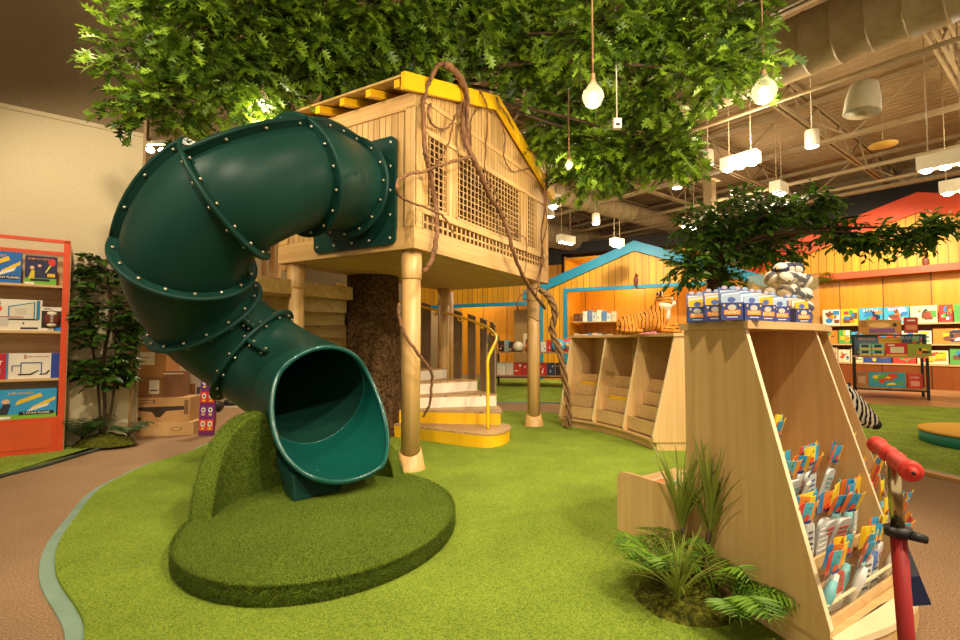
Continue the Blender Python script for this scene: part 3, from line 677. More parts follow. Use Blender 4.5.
def hz_(th): return 1.27+.155*(th/math.radians(22.2))
hr = [V(1.585*math.cos(-.361), 1.585*math.sin(-.361), z) for z in (.18, .5, .8, 1.0)]+[V(1.60*math.cos(-.27), 1.60*math.sin(-.27), 1.14)]
for i in range(12):
    a = -.06+i*.2; hr.append(V(1.60*math.cos(a), 1.60*math.sin(a), hz_(a)))
q.tube(cr(hr, 6), .019, 'yrail', 10); ho = q.build('handrail', st, label='bright yellow tubular handrail')
for i in range(7):
    a = .25+i*.30; z = hz_(a)
    q = MB(); c = V(1.60*math.cos(a), 1.60*math.sin(a), z); e = V((RO+.02)*math.cos(a), (RO+.02)*math.sin(a), z-.06)
    q.tube(cr([c, c+V(0, 0, -.06), e], 4), .008, 'yrail', 6); q.tube([e-V(math.cos(a), math.sin(a), 0)*.008, e], .03, 'yrail', 12); q.build('rail_bracket', ho)
for px, Y, zb_ in ((284, 5.72, 2.03), (277, 5.86, 1.95), (270, 6.02, 1.84), (262.5, 6.18, 1.74)):
    p = at(px, 343, Y)-TK; q = MB(); q.box(-.013, -.075, zb_, .013, .075, 3.1, 'palez'); q.build('baluster_board', st, (p.x, p.y, 0), .65)
q = MB(); q.lathe([(.10, 0), (.10, 2.06)], 'palez', 20); q.build('stair_post', st, (.84, 1.95, 0))

# ------------------------------------------------------------------ vines over the gable wall
def vine(pts, r, label, name='vine', group='vines draped over the gable wall', m='vine', wob=.005, seed=1):
    rd = random.Random(seed); P = cr(pts, 7); P = [p+V(rd.uniform(-wob, wob), rd.uniform(-wob, wob), rd.uniform(-wob, wob)) for p in P]
    P = cr(P, 2); c = P[0].copy(); q = MB(); n_ = len(P)
    q.tube([p-c for p in P], [r*(1-.35*i/n_)*(1+.18*noise.noise(p*9)) for i, p in enumerate(P)], m, 9)
    return tag(q.build(name, loc=c), label, 'vine', group)
def W_(l, off=.08): return [hplane(px, py, off+.05*math.sin(i*1.3)) for i, (px, py) in enumerate(l)]
vine(W_([(424, 272), (432, 259), (436, 240), (437, 215), (433, 190), (428, 165), (425, 150), (424, 125), (423, 105), (426, 90), (431, 78), (437, 67), (443, 63), (450, 67), (458, 72), (465, 83), (468, 100), (467, 125), (471, 155)], .12), .025, 'thick brown vine rising past the corner and looping above the roof edge', seed=1)
vine(W_([(443, 64), (452, 68), (461, 80), (466, 97), (463, 120), (466, 142), (474, 160), (482, 178), (490, 196), (500, 212), (508, 230), (513, 251), (522, 274), (536, 297), (545, 308)], .13), .034, 'thickest vine sweeping diagonally down the lattice to the right post', seed=2)
vine(W_([(471, 156), (455, 161), (440, 165), (425, 171), (410, 174), (399, 180), (397, 187), (399, 195), (410, 202), (429, 209), (444, 217), (453, 232)], .17), .015, 'vine branching sideways across the corner post in a hooked bend', seed=3)
vine(W_([(431, 104), (428, 112), (430, 121), (436, 127), (445, 129), (453, 121), (459, 108), (466, 97)], .10), .013, 'short vine curling in a bowl shape high near the corner', seed=4)
vine(W_([(454, 117), (451, 134), (445, 151), (437, 162), (432, 170)], .09), .010, 'thin vine hanging from the bowl-shaped curl to the first window', seed=5)
vine(W_([(471, 145), (470, 125), (474, 113), (481, 108), (490, 110), (500, 121), (505, 138), (504, 157), (512, 171), (526, 169), (541, 165), (551, 160)], .07), .010, 'thin vine making an arch under the roof peak and running right', seed=6)
vine(W_([(480, 90), (483, 97), (487, 107), (487, 126), (486, 148), (485, 168), (490, 186)], .09), .011, 'thin vine hanging straight down from the roof peak', seed=7)
vine(W_([(496, 97), (500, 106), (508, 117), (517, 138), (521, 147), (530, 150), (540, 161), (545, 172)], .09), .011, 'thin vine following the right roof slope', seed=8)
vine(W_([(546, 160), (547, 185), (545, 210), (541, 235), (543, 258), (539, 280), (536, 298)], .08), .014, 'vine hanging down the far corner of the gable wall', seed=9)
vine(W_([(549, 170), (544, 195), (547, 222), (542, 245), (540, 270), (532, 290)], .10), .010, 'thinner vine twined beside the one at the far corner', seed=10)
vine(W_([(540, 287), (524, 293), (517, 303), (521, 314), (532, 318), (541, 322)], .06), .011, 'curled vine loop left of the right post under the deck', seed=11)
vine(W_([(490, 182), (497, 195), (506, 222), (515, 232), (526, 240), (526, 262), (524, 275)], .10), .008, 'slender vine crossing the middle lattice window', seed=12)
vine([at(px, py, Y) for px, py, Y in ((399, 304, 4.62), (399, 318, 4.58), (404, 332, 4.52), (415, 350, 4.5), (426, 364, 4.55), (432, 373, 4.62), (431.5, 385, 4.66), (430, 403, 4.7), (423, 417, 4.76))], .017, 'bent brown branch wrapped around the nearest post', group='vines on the posts', seed=13)
P2 = hw(2.83, 0, 0)
for j, lb in enumerate(('first strand of the twisted rope vine beside the right post', 'second strand of the twisted rope vine beside the right post', 'third strand of the twisted rope vine beside the right post')):
    base_ = cr([at(px, py, Y) for px, py, Y in ((541, 290, 6.72), (550, 298, 6.75), (555, 313, 6.8), (552, 330, 6.85), (559, 350, 6.85), (565, 380, 6.85), (568, 405, 6.88), (569, 427, 6.88))], 7)
    pts = [p+V(math.cos(i*.55+j*2.09), math.sin(i*.55+j*2.09), 0)*.028 for i, p in enumerate(base_)]
    vine(pts, .026, lb, group='rope vine strands at the right post', m='rope', wob=.003, seed=30+j)

# ------------------------------------------------------------------ printed packs (boxes, bags) with artwork on the front
def art(q, items, w, h, y):
    """items in 0..1 units on a front face w x h lying in the plane y (facing -Y)"""
    lay = 0
    for it in items:
        lay += 1; yy = y-.0006-lay*.0003; k = it[0]
        X = lambda x: (x-.5)*w
        Z = lambda z: z*h
        if k == 'r': _, x0, z0, x1, z1, c = it; q.add([(X(x0), yy, Z(z0)), (X(x1), yy, Z(z0)), (X(x1), yy, Z(z1)), (X(x0), yy, Z(z1))], [(0, 1, 2, 3)], c)
        elif k == 'p': q.add([(X(a), yy, Z(b_)) for a, b_ in it[1]], [tuple(range(len(it[1])))], it[2])
        elif k == 'e':
            _, cx, cz, rx, rz, c = it; n_ = 16
            q.add([(X(cx+rx*math.cos(2*PI*i/n_)), yy, Z(cz+rz*math.sin(2*PI*i/n_))) for i in range(n_)], [tuple(range(n_))], c)
        elif k == 't':
            _, body, cx, cz, sz, c = it; q.text(body, c, sz*h, Matrix.Translation((X(cx), yy, Z(cz))) @ Matrix.Rotation(PI/2, 4, 'X'))
def carton(name, label, cat, loc, rz, w, h, d, base, items=(), group=None, side=None, tilt=0):
    q = MB(); q.box(-w/2, -d/2, 0, w/2, d/2, h, side or base); q.add([(-w/2, -d/2-.0004, 0), (w/2, -d/2-.0004, 0), (w/2, -d/2-.0004, h), (-w/2, -d/2-.0004, h)], [(0, 1, 2, 3)], base)
    art(q, items, w, h, -d/2); return tag(q.build(name, loc=loc, rot=(tilt, 0, rz)), label, cat, group)
def rndart(rd, pal, n=5, word=None, wc='#f6efe0', k=1.0):
    it = []
    for _ in range(n):
        x, z = rd.uniform(.1, .75), rd.uniform(.08, .7); a, c = k*rd.uniform(.08, .28), k*rd.uniform(.08, .26); x = min(x, .97-a); z = min(z, .96-c); col = rd.choice(pal)
        if rd.random() < .5: it.append(('e', x+a/2, z+c/2, a/2, c/2, col))
        elif rd.random() < .5: it.append(('p', [(x, z), (x+a, z+c*.3), (x+a*.8, z+c), (x+a*.2, z+c*.8)], col))
        else: it.append(('r', x, z, x+a, min(.96, z+c), col))
    if word: it.append(('t', word, .5, .84, .22, wc))
    return it

# ------------------------------------------------------------------ display counters
def lerp(a, b_, t): return a+(b_-a)*t
def counter(name, label, bot, inward, hgt, slab_over=.03, rear=.76, toprear=.42, plinth=.09, topslant=.35, trays=True, lipz=.115, group='slanted maple display counters'):
    """bot: plan points of the fronts of the upright panels; inward: unit directions from front to rear"""
    bot = [Vector((x, y, 0)) for x, y in bot]; inward = [Vector((x, y, 0)).normalized() for x, y in inward]
    T = thing(name, label, 'display counter', bot[0], 0, group); O = bot[0]
    zb = .03
    tf = [b_+i*topslant for b_, i in zip(bot, inward)]; re = [b_+i*rear for b_, i in zip(bot, inward)]
    for i in range(len(bot)):
        d = (bot[min(i+1, len(bot)-1)]-bot[max(i-1, 0)]).normalized()*.014
        q = MB(); z1 = hgt-.035
        prof = [bot[i]+V(0, 0, zb+plinth), bot[i]+V(0, 0, zb+plinth+.05), tf[i]+V(0, 0, z1), re[i]+V(0, 0, z1), re[i]+V(0, 0, zb+plinth)]
        q.hull2([p-O-d for p in prof], [p-O+d for p in prof], 'maple')
        e = prof; nrm = inward[i]*-.002
        q.hull2([e[1]-O-d+nrm, e[1]-O+d+nrm, e[1]-O+d, e[1]-O-d], [e[2]-O-d+nrm, e[2]-O+d+nrm, e[2]-O+d, e[2]-O-d], 'edgew')
        q.build('side_panel' if i in (0, len(bot)-1) else 'divider', T)
    n_ = 8
    def curve(P, z, off=0, ins=0): 
        c = cr([p+i*ins for p, i in zip(P, inward)], n_); return [p-O+V(0, 0, z) for p in c]
    # plinth, bottom shelf, back, top slab
    A = curve(bot, 0, ins=.05); B = curve(re, 0); A2 = curve(bot, 0); 
    def ring(P1, P2, z0, z1, m, nm):
        q = MB(); pts = [(p.x, p.y) for p in P1]+[(p.x, p.y) for p in reversed(P2)]; q.prism(pts, z0, z1, m); return q.build(nm, T)
    ring(curve(bot, 0, ins=.045), B, zb, zb+plinth, 'maple', 'plinth')
    ring(A2, B, zb+plinth, zb+plinth+.025, 'mapleh', 'bottom_shelf')
    q = MB(); Bz = B; 
    for a, c in zip(Bz[:-1], Bz[1:]): q.bar(a+V(0, 0, (hgt+zb+plinth)/2), c+V(0, 0, (hgt+zb+plinth)/2), .02, hgt-.035-zb-plinth, 'maple')
    q.build('back_panel', T)
    ext = lambda P, k: [P[0]+(P[0]-P[1]).normalized()*k]+P[1:-1]+[P[-1]+(P[-1]-P[-2]).normalized()*k]
    ring(ext(curve(tf, 0, ins=-slab_over), .03), ext(curve(re, 0, ins=.02), .03), hgt-.035, hgt, 'mapleh', 'counter_top')
    tr = []
    if trays:
        for i in range(len(bot)-1):
            for s_ in range(4):
                t = (s_+(.25 if lipz > .1 else .02))/5.2; t2 = t+.8/5.2; za = zb+plinth+.05+(hgt-.1)*t*.62; 
                f0 = bot[i].lerp(re[i], .03+t*.82)-O; f1 = bot[i+1].lerp(re[i+1], .03+t*.82)-O; g0 = bot[i].lerp(re[i], .03+t2*.82)-O; g1 = bot[i+1].lerp(re[i+1], .03+t2*.82)-O
                dz = lipz
                q = MB(); q.hull2([f0+V(0,0,za-.05), g0+V(0,0,za-.05), g0+V(0,0,za-.035), f0+V(0,0,za-.035)], [f1+V(0,0,za-.05), g1+V(0,0,za-.05), g1+V(0,0,za-.035), f1+V(0,0,za-.035)], 'mapleh')
                e = (g0-f0).normalized()*.012
                q.hull2([f0+V(0,0,za-.05), f0+e+V(0,0,za-.05), f0+e+V(0,0,za+dz-.04), f0+V(0,0,za+dz-.04)], [f1+V(0,0,za-.05), f1+e+V(0,0,za-.05), f1+e+V(0,0,za+dz-.04), f1+V(0,0,za+dz-.04)], 'mapleh')
                q.build('stepped_tray', T); tr.append((f0+O, f1+O, za-.035))
    return T, tf, re, tr
ct1, tf1, re1, tr1 = counter('display_counter', 'curved maple counter of empty stepped trays with the plush tiger on top', [(1.13, 7.15), (1.50, 6.72), (1.74, 6.14), (1.88, 5.5)], [(.80, .60), (.86, .51), (.93, .36), (1.0, .0)], 1.31, topslant=.26, toprear=.5, lipz=.155)
ct2, tf2, re2, tr2 = counter('display_counter', 'nearest maple counter loaded with bagged toys and navy boxes', [(1.26, 1.84), (1.87, 2.25), (2.32, 2.82)], [(-.265, .965), (-.38, .925), (-.36, .93)], 1.298, rear=.76, topslant=.36, lipz=.045)
# bowed lower lip of the near counter
q = MB(); O = Vector((1.26, 1.84, 0)); lip = cr([V(1.255, 1.80, 0), V(1.60, 1.955, 0), V(1.89, 2.20, 0), V(2.33, 2.80, 0)], 8); bk = cr([V(1.26, 1.84, 0), V(1.57, 2.04, 0), V(1.87, 2.25, 0), V(2.32, 2.82, 0)], 8)
q.prism([tuple((p-O)[:2]) for p in lip]+[tuple((p-O)[:2]) for p in reversed(bk)], .12, .145, 'edgew'); q.prism([tuple(((p*.9+b_*.1)-O)[:2]) for p, b_ in zip(lip, bk)]+[tuple((p-O)[:2]) for p in reversed(bk)], .03, .12, 'maple'); q.build('curved_base_lip', ct2)
q = MB()
for i in range(2):
    a = Vector((*[(1.27, 1.88), (1.87, 2.29)][i], 0))-O; c = Vector((*[(1.86, 2.27), (2.31, 2.83)][i], 0))-O
    q.hull2([a+V(0, -.004, .145), a+V(0, .004, .145), a+V(0, .004, .235), a+V(0, -.004, .235)], [c+V(0, -.004, .145), c+V(0, .004, .145), c+V(0, .004, .235), c+V(0, -.004, .235)], 'clear')
    q.bar(a+V(0, 0, .235), c+V(0, 0, .235), .010, .006, 'edgew')
q.build('clear_rail', ct2, label='clear plastic retaining rail along the bottom tray')
for i, (f0, f1, z) in enumerate([(tr1[2][0], tr1[2][1], tr1[2][2]), (tr1[5][0], tr1[5][1], tr1[5][2])]):
    c = f0.lerp(f1, .55); a_ = f0.lerp(f1, .2)-c; b2_ = f0.lerp(f1, .92)-c; nn_ = V(.04, .022, 0); mm_ = V(.06, .033, 0)
    q = MB(); q.hull2([a_+nn_*.5+V(0, 0, z), b2_+nn_*.5+V(0, 0, z), b2_+mm_+V(0, 0, z), a_+mm_+V(0, 0, z)], [a_+nn_*.5+V(0, 0, z+.185), b2_+nn_*.5+V(0, 0, z+.185), b2_+mm_+V(0, 0, z+.185), a_+mm_+V(0, 0, z+.185)], 'yellow')
    tag(q.build('yellow_card', loc=c+V(0, 0, .004)), ['yellow card standing in a tray of the leftmost bay under the tiger', 'yellow card standing in a tray of the middle bay under the tiger'][i], 'card', 'yellow cards in the empty trays')
# low magazine bin behind the near counter
bn = thing('magazine_bin', 'low maple bin with rounded end panel behind the near counter', 'bin', (.80, 2.96, 0))
d1 = V(.40, -.90, 0).normalized(); d2 = V(.80, .55, 0).normalized(); q = MB()
pr = [(0, .12), (.50, .12), (.50, .475), (.09, .462), (.04, .455), (.01, .435), (0, .40)]
q.hull2([d1*a+V(0, 0, z) for a, z in pr], [d1*a+d2*.025+V(0, 0, z) for a, z in pr], 'maple'); q.build('end_panel', bn)
q = MB(); q.hull2([d1*.05+d2*.02+V(0, 0, .03), d1*.5+d2*.02+V(0, 0, .03), d1*.5+d2*.02+V(0, 0, .12), d1*.05+d2*.02+V(0, 0, .12)], [d1*.05+d2*.55+V(0, 0, .03), d1*.5+d2*.55+V(0, 0, .03), d1*.5+d2*.55+V(0, 0, .12), d1*.05+d2*.55+V(0, 0, .12)], 'maple'); q.build('plinth', bn)
q = MB(); q.hull2([d1*.02+d2*.025+V(0, 0, .12), d1*.02+d2*.025+V(0, 0, .40), d1*.5+d2*.025+V(0, 0, .43), d1*.5+d2*.025+V(0, 0, .12)], [d1*.02+d2*.55+V(0, 0, .12), d1*.02+d2*.55+V(0, 0, .40), d1*.5+d2*.55+V(0, 0, .43), d1*.5+d2*.55+V(0, 0, .12)], 'mapleh'); q.build('sloped_shelf', bn)
o_ = Vector((.80, 2.96, 0))
q = MB(); a0 = d1*.26+V(0, 0, .30); 
def mg(a, b2, z): return d1*a+d2*b2+V(0, 0, .402+a*.065+z)
for a_, b_, c_, d_, m_, z in ((.15, .06, .45, .26, '#e9e2d2', 0), (.38, .07, .44, .25, '#3b8fc4', .002), (.17, .08, .24, .24, '#d97a3a', .002), (.26, .09, .35, .16, '#c94f4a', .002), (.27, .17, .36, .24, '#6a8f58', .002)):
    q.hull2([mg(a_, b_, z), mg(c_, b_, z), mg(c_, b_, z+.004), mg(a_, b_, z+.004)], [mg(a_, d_, z), mg(c_, d_, z), mg(c_, d_, z+.004), mg(a_, d_, z+.004)], m_)
tag(q.build('magazine', loc=o_), 'colourful printed magazine lying in the low bin', 'magazine')

# navy display boxes on the near counter top
DIRC = math.atan2(.41, .61)
def pawbox(loc, rz, label, yel=True):
    T = thing('counter_display_box', label, 'display box', loc, rz, 'navy display boxes on the near counter')
    q = MB(); w, h, d = .085, .075, .085; q.box(-w/2, -d/2, 0, w/2, d/2, h, '#3a4684')
    it = [('e', .5, .72, .2, .16, '#cfc9bb'), ('r', .12, .30, .88, .58, '#f08c1e'), ('t', 'PAWS', .5, .43, .26, '#f8e9c0'), ('r', .25, .14, .75, .2, '#d8d2c6'), ('e', .14, .84, .05, .07, '#e6c98f'), ('e', .86, .84, .05, .07, '#e6c98f')]
    art(q, it, w, h, -d/2); q.build('tray', T)
    q = MB(); q.hull2([(-w/2, d/2-.004, h*.6), (w/2, d/2-.004, h*.6), (w/2, d/2-.004, h+.06), (-w/2, d/2-.004, h+.075)], [(-w/2, d/2, h*.6), (w/2, d/2, h*.6), (w/2, d/2, h+.06), (-w/2, d/2, h+.075)], '#6478ad')
    art(q, [('r', .08, .74, .9, .82, '#dfe3ea'), ('e', .3, .9, .14, .05, '#c9b8c0'), ('e', .7, .88, .16, .05, '#9fb4d8')], w, h+.09, d/2-.004)
    q.build('header_card', T)
    for i in range(3):
        q = MB(); y = -d/2+.012+i*.022; c = ['#f2c21a', '#e8e2d2', '#e9b8a0'][i] if yel else ['#b9cfe8', '#dfe6ee', '#7ea0cf'][i]
        q.hull2([(-.036, y, .02), (.036, y, .02), (.036, y, .115+i*.008), (-.036, y, .105+i*.01)], [(-.036, y+.012, .02), (.036, y+.012, .02), (.036, y+.004, .115+i*.008), (-.036, y+.004, .105+i*.01)], c)
        art(q, [('e', .5, .8, .22, .1, '#5a6fb0'), ('e', .65, .6, .12, .08, '#ffffff' if i else '#f7e9b0')], .07, .11, y); q.build('foil_pack', T)
    return T
ZT = 1.298
PB_ = [('leftmost navy display box, apart from the rest, with yellow packs', 697, 2.42, True), ('second navy display box from the left, with yellow packs', 714.5, 2.30, True), ('third navy display box from the left, with pale blue packs', 731, 2.17, False),
       ('navy display box fourth from the left, just past the counter corner', 748, 2.20, False), ('navy display box fifth from the left along the counter front', 762, 2.30, True), ('navy display box sixth from the left along the counter front', 776, 2.40, False),
       ('navy display box at the right end, partly in front of the ball bin', 798, 2.55, True)]
for i, (lb, px, Y, yl) in enumerate(PB_):
    x = (px-480)/F*Y*1.0; pawbox((x, Y, ZT), -.32 if i < 3 else .12, lb, yl)
pawbox(((786-480)/F*2.62, 2.64, ZT), .6, 'navy display box behind the front row, beside the ball bin', False)

# acrylic bin of small plush balls
bc = Vector(((781-480)/F*2.92+.02, 2.92, ZT)); bt = thing('ball_bin', 'clear acrylic bin of black and white balls on the near counter', 'bin', bc, .55)
q = MB(); w_ = .15; hb = .30
for x in (-w_, w_): q.box(x-.003, -.12, 0, x+.003, .12, hb, 'acrylic')
q.box(-w_, -.123, 0, w_, -.118, hb, 'clear'); q.box(-w_, .118, 0, w_, .123, hb, 'clear'); q.box(-w_, -.12, 0, w_, .12, .006, 'acrylic'); q.build('clear_walls', bt)
rd = random.Random(5); places = []
for li, z in enumerate((.048, .122, .196, .27, .335)):
    for xi, x in enumerate((-.105, -.035, .035, .105) if li < 4 else (-.07, .01, .08)):
        for yi, y in enumerate((-.068, .012) if li < 4 else (-.03,)):
            places.append((x+rd.uniform(-.008, .008), y+rd.uniform(-.006, .006), z+rd.uniform(-.01, .01), li, xi, yi))
proto = None; R_ = Matrix.Rotation(.55, 3, 'Z')
lv = ['bottom layer', 'second layer', 'third layer', 'fourth layer', 'heap on top']
for i, (x, y, z, li, xi, yi) in enumerate(places):
    if proto is None:
        q = MB(); q.ball((0, 0, 0), (.042, .038, .036), '#ded6c6', 16, 10); q.M = Matrix.Identity(4)
        proto = q.build('toy_ball'); o = proto
        pq = MB(); pq.lathe([(.040, -.013), (.0432, -.007), (.0432, .007), (.040, .013)], '#1d2240', 18); pp = pq.build('dark_band', o)
        pq = MB(); pq.ball((0, -.030, .008), (.016, .010, .012), '#15151c', 10, 6); pq.ball((.012, -.034, .014), .005, '#e8c21e', 8, 5); pq.ball((-.012, -.034, .014), .004, '#f7f2e4', 8, 5); pe = pq.build('printed_face', o)
    else:
        o = proto.copy(); C.objects.link(o)
        for c in list(proto.children):
            cc = c.copy(); cc.parent = o; C.objects.link(cc)
    p = R_ @ Vector((x, y, 0)); o.location = bc+V(p.x, p.y, z); o.rotation_euler = (rd.uniform(-1, 1), rd.uniform(-1, 1), rd.uniform(-1.5, 1.5))
    if li < 4: lb_ = 'toy ball in the clear bin, %s, %s, %s' % (lv[li], ['left end', 'left of centre', 'right of centre', 'right end'][xi], ['front row', 'back row'][yi])
    else: lb_ = 'toy ball heaped above the rim of the clear bin, %s' % ['left one', 'middle one', 'right one'][xi]
    tag(o, lb_, 'ball', 'toy balls in the clear bin')

# bagged toys hanging in the near counter
rd = random.Random(11)
GR = [['#f3c81c', '#38a9cf', '#f3e03a'], ['#ef7a2a', '#f0c62a', '#3da8d8'], ['#2f8fd0', '#f0d330', '#ef8f3a'], ['#e2493a', '#f2a23a', '#5cc0d0']]
TOY = ['#d3302a', '#dfe3e0', '#2a62a8', '#1f2f45', '#79c2c6', '#e6e2d6']
def bag(p, rz, tilt, w, h, label, sc=0):
    T = thing('bagged_toy', label, 'bagged toy', p, rz, 'bagged toys in the near counter'); T.rotation_euler = (tilt, rd.uniform(-.12, .12), rz)
    g = GR[sc % 4]; q = MB()
    hh = h*.30; n_ = 6
    for i in range(n_):
        x0, x1 = -w/2+w*i/n_, -w/2+w*(i+1)/n_; c = g[0] if i < 2 else (g[2] if i < 4 else g[1]); b0 = .006*math.sin(i*1.1); b1 = .006*math.sin((i+1)*1.1)
        q.hull2([(x0, b0-.001, h-hh), (x1, b1-.001, h-hh), (x1, b1+.001, h-hh), (x0, b0+.001, h-hh)], [(x0, b0-.001, h), (x1, b1-.001, h), (x1, b1+.001, h), (x0, b0+.001, h)], c)
    art(q, [('e', .5, .93, .03, .02, '#3a2a20'), ('e', .42, .80, .16, .05, '#e9551e'), ('r', .30, .72, .72, .76, '#20439a')], w, h, -.007); q.build('header_card', T)
    q = MB(); q.hull2([(-w/2, -.002, 0), (w/2, -.002, 0), (w/2, .002, 0), (-w/2, .002, 0)], [(-w/2, -.016, h*.5), (w/2, -.016, h*.5), (w/2, .012, h*.5), (-w/2, .012, h*.5)], 'clear', caps=False)
    q.hull2([(-w/2, -.016, h*.5), (w/2, -.016, h*.5), (w/2, .012, h*.5), (-w/2, .012, h*.5)], [(-w/2, -.002, h*.78), (w/2, -.002, h*.78), (w/2, .002, h*.78), (-w/2, .002, h*.78)], 'clear', caps=False); q.build('clear_bag', T)
    q = MB(); a, b_ = rd.sample(TOY, 2)
    if sc % 3 == 0:
        q.hull2([(x, -.008, z) for x, z in rrect(-w*.34, w*.34, h*.06, h*.6, w*.2)], [(x, .004, z) for x, z in rrect(-w*.34, w*.34, h*.06, h*.6, w*.2)], '#d8dedd'); 
        for i in range(5): q.box(-w*.24, -.0095, h*(.12+.08*i), w*.24, -.008, h*(.15+.08*i), a)
    elif sc % 3 == 1:
        q.tube([(-w*.2, -.004, h*.1), (0, -.006, h*.45), (w*.15, -.004, h*.6)], [.014, .02, .012], a, 10); q.ball((w*.12, -.004, h*.25), (.022, .012, .03), b_, 10, 7)
    else:
        q.box(-w*.3, -.006, h*.08, w*.3, .004, h*.3, a); q.box(-w*.22, -.008, h*.3, w*.26, .004, h*.55, b_); q.box(-w*.05, -.010, h*.12, w*.34, -.004, h*.2, '#e8e2d6')
    q.build('toy', T); return T
ordw = ['front', 'second', 'third', 'top']
for i, (f0, f1, z) in enumerate(tr2):
    bay = i//4; step = i % 4; n_ = (11, 11, 10, 4)[step] if bay == 0 else (6, 6, 5, 1)[step]
    for k in range(n_):
        t = (k+.75)/(n_+.75); p = f0.lerp(f1, t); nrm = V(-.36, .93, 0)
        d = (f1-f0).normalized(); p = p+nrm*(.045+.02*(k % 2))+V(0, 0, z)
        if bay == 0 and step == 3: p = f0.lerp(f1, .13+.09*k)+nrm*.05+V(0, 0, z)
        bag(p, math.atan2(d.y, d.x)+rd.uniform(-.22, .25), rd.uniform(.05, .38), .145, .30 if step else .31,
            'bagged toy with rainbow header, %s tray up of the %s bay, %s from its left' % (ordw[step], ['near-left', 'far-right'][bay], ['first', 'second', 'third', 'fourth', 'fifth', 'sixth', 'seventh', 'eighth', 'ninth', 'tenth', 'eleventh'][k]), rd.randrange(12))
for k, (px, py, Y, lb) in enumerate(((893, 505, 2.5, 'bagged toy poking out low beside the scooter stem'), (905, 490, 2.55, 'bagged toy sticking out just right of the scooter stem'), (914, 515, 2.5, 'rightmost bagged toy, jutting out of the far counter end'))):
    p = at(px, py, Y); q = bag(p+V(-.08, .1, -.22), 1.0, .5, .12, .24, lb, 5+k)

# ------------------------------------------------------------------ plush animals
def capsule(q, pts, rs, m): q.tube(pts, rs, m, 12); [q.ball(p, r, m, 12, 8) for p, r in ((pts[0], rs[0]), (pts[-1], rs[-1]))]
def plushbody(name, q, parent, vox=.012, sm=6):
    o = q.build(name, parent); r = o.modifiers.new('remesh', 'REMESH'); r.mode = 'VOXEL'; r.voxel_size = vox; r.use_smooth_shade = True
    s_ = o.modifiers.new('smooth', 'SMOOTH'); s_.iterations = sm; s_.factor = .6; return o
M['tigerfur'] = stripes('tiger_fur', '#d98a2b', '#1d120a', 7.5, 'X', dist=4.5, thr=.86)
M['tigerhead'] = stripes('tiger_head_fur', '#dc902f', '#1d120a', 9, 'Z', dist=4, thr=.86)
M['zebrafur'] = stripes('zebra_fur', '#efe6d2', '#12100e', 9, 'X', dist=4, thr=.5)
tg = thing('plush_tiger', 'plush tiger lying with raised head on the curved empty counter', 'plush toy', (2.04, 6.03, 1.312), -.12)
q = MB(); capsule(q, [(-.28, 0, .10), (-.10, 0, .13), (.08, 0, .17)], [.12, .125, .14], 'tigerfur')
capsule(q, [(.07, 0, .18), (.12, 0, .27), (.15, 0, .33)], [.14, .12, .10], 'tigerfur')
for s_ in (-1, 1):
    q.ball((-.26, s_*.10, .08), (.11, .06, .08), 'tigerfur'); capsule(q, [(-.26, s_*.13, .035), (-.12, s_*.15, .03)], [.035, .03], 'tigerfur')
    capsule(q, [(.08, s_*.085, .10), (.16, s_*.10, .04), (.34, s_*.09, .035)], [.055, .042, .036], 'tigerfur')
plushbody('body', q, tg)
q = MB(); capsule(q, [(-.34, -.03, .10), (-.38, -.06, .05), (-.30, -.17, .03), (-.16, -.20, .028)], [.03, .026, .024, .022], 'tigerfur'); plushbody('tail', q, tg, .01)
q = MB(); q.ball((.15, 0, .24), (.105, .10, .13), '#efe4cb'); q.ball((.165, 0, .33), (.105, .125, .07), '#efe4cb'); plushbody('white_chest', q, tg)
q = MB(); q.ball((.18, 0, .385), (.105, .11, .092), 'tigerhead'); q.ball((.15, 0, .43), (.07, .08, .055), 'tigerhead'); hd_ = plushbody('head', q, tg)
q = MB(); q.ball((.27, .0, .365), (.05, .055, .038), '#f2e8d2'); q.ball((.235, -.035, .35), (.04, .03, .03), '#f2e8d2'); q.ball((.235, .035, .35), (.04, .03, .03), '#f2e8d2'); plushbody('muzzle', q, hd_, .008)
q = MB(); q.ball((.322, 0, .380), (.012, .018, .012), '#b5665a', 10, 7); q.build('nose', hd_)
for s_ in (-1, 1):
    q = MB(); q.ball((.13, s_*.08, .475), (.016, .032, .034), '#efe0c0', 10, 8); q.ball((.122, s_*.08, .475), (.014, .036, .038), '#2a1a0e', 10, 8); q.build('ear', hd_)
    q = MB(); q.ball((.268, s_*.046, .412), .012, '#1a1208', 10, 7); q.ball((.258, s_*.048, .415), (.014, .024, .02), '#f2e8d2', 10, 7); q.build('eye', hd_)
    q = MB(); q.ball((.37, s_*.09, .033), (.035, .035, .028), '#f0e5cc'); q.build('paw', tg)
cb = thing('plush_tiger_cub', 'small pale tiger cub lying between the front paws of the plush tiger', 'plush toy', (2.22, 5.90, 1.313), -.3)
q = MB(); capsule(q, [(-.06, 0, .045), (.05, 0, .05)], [.042, .045], 'tigerhead'); q.ball((.085, 0, .085), (.045, .045, .04), '#efe4cb'); 
for s_ in (-1, 1): capsule(q, [(.05, s_*.03, .03), (.12, s_*.04, .02)], [.02, .018], '#efe4cb')
plushbody('body', q, cb, .008, 4)
q = MB(); q.ball((.128, 0, .088), (.01, .012, .01), '#2a1a12', 8, 6); q.ball((.118, .02, .105), .006, '#15100a', 8, 6); q.ball((.118, -.02, .105), .006, '#15100a', 8, 6); q.build('face', cb)

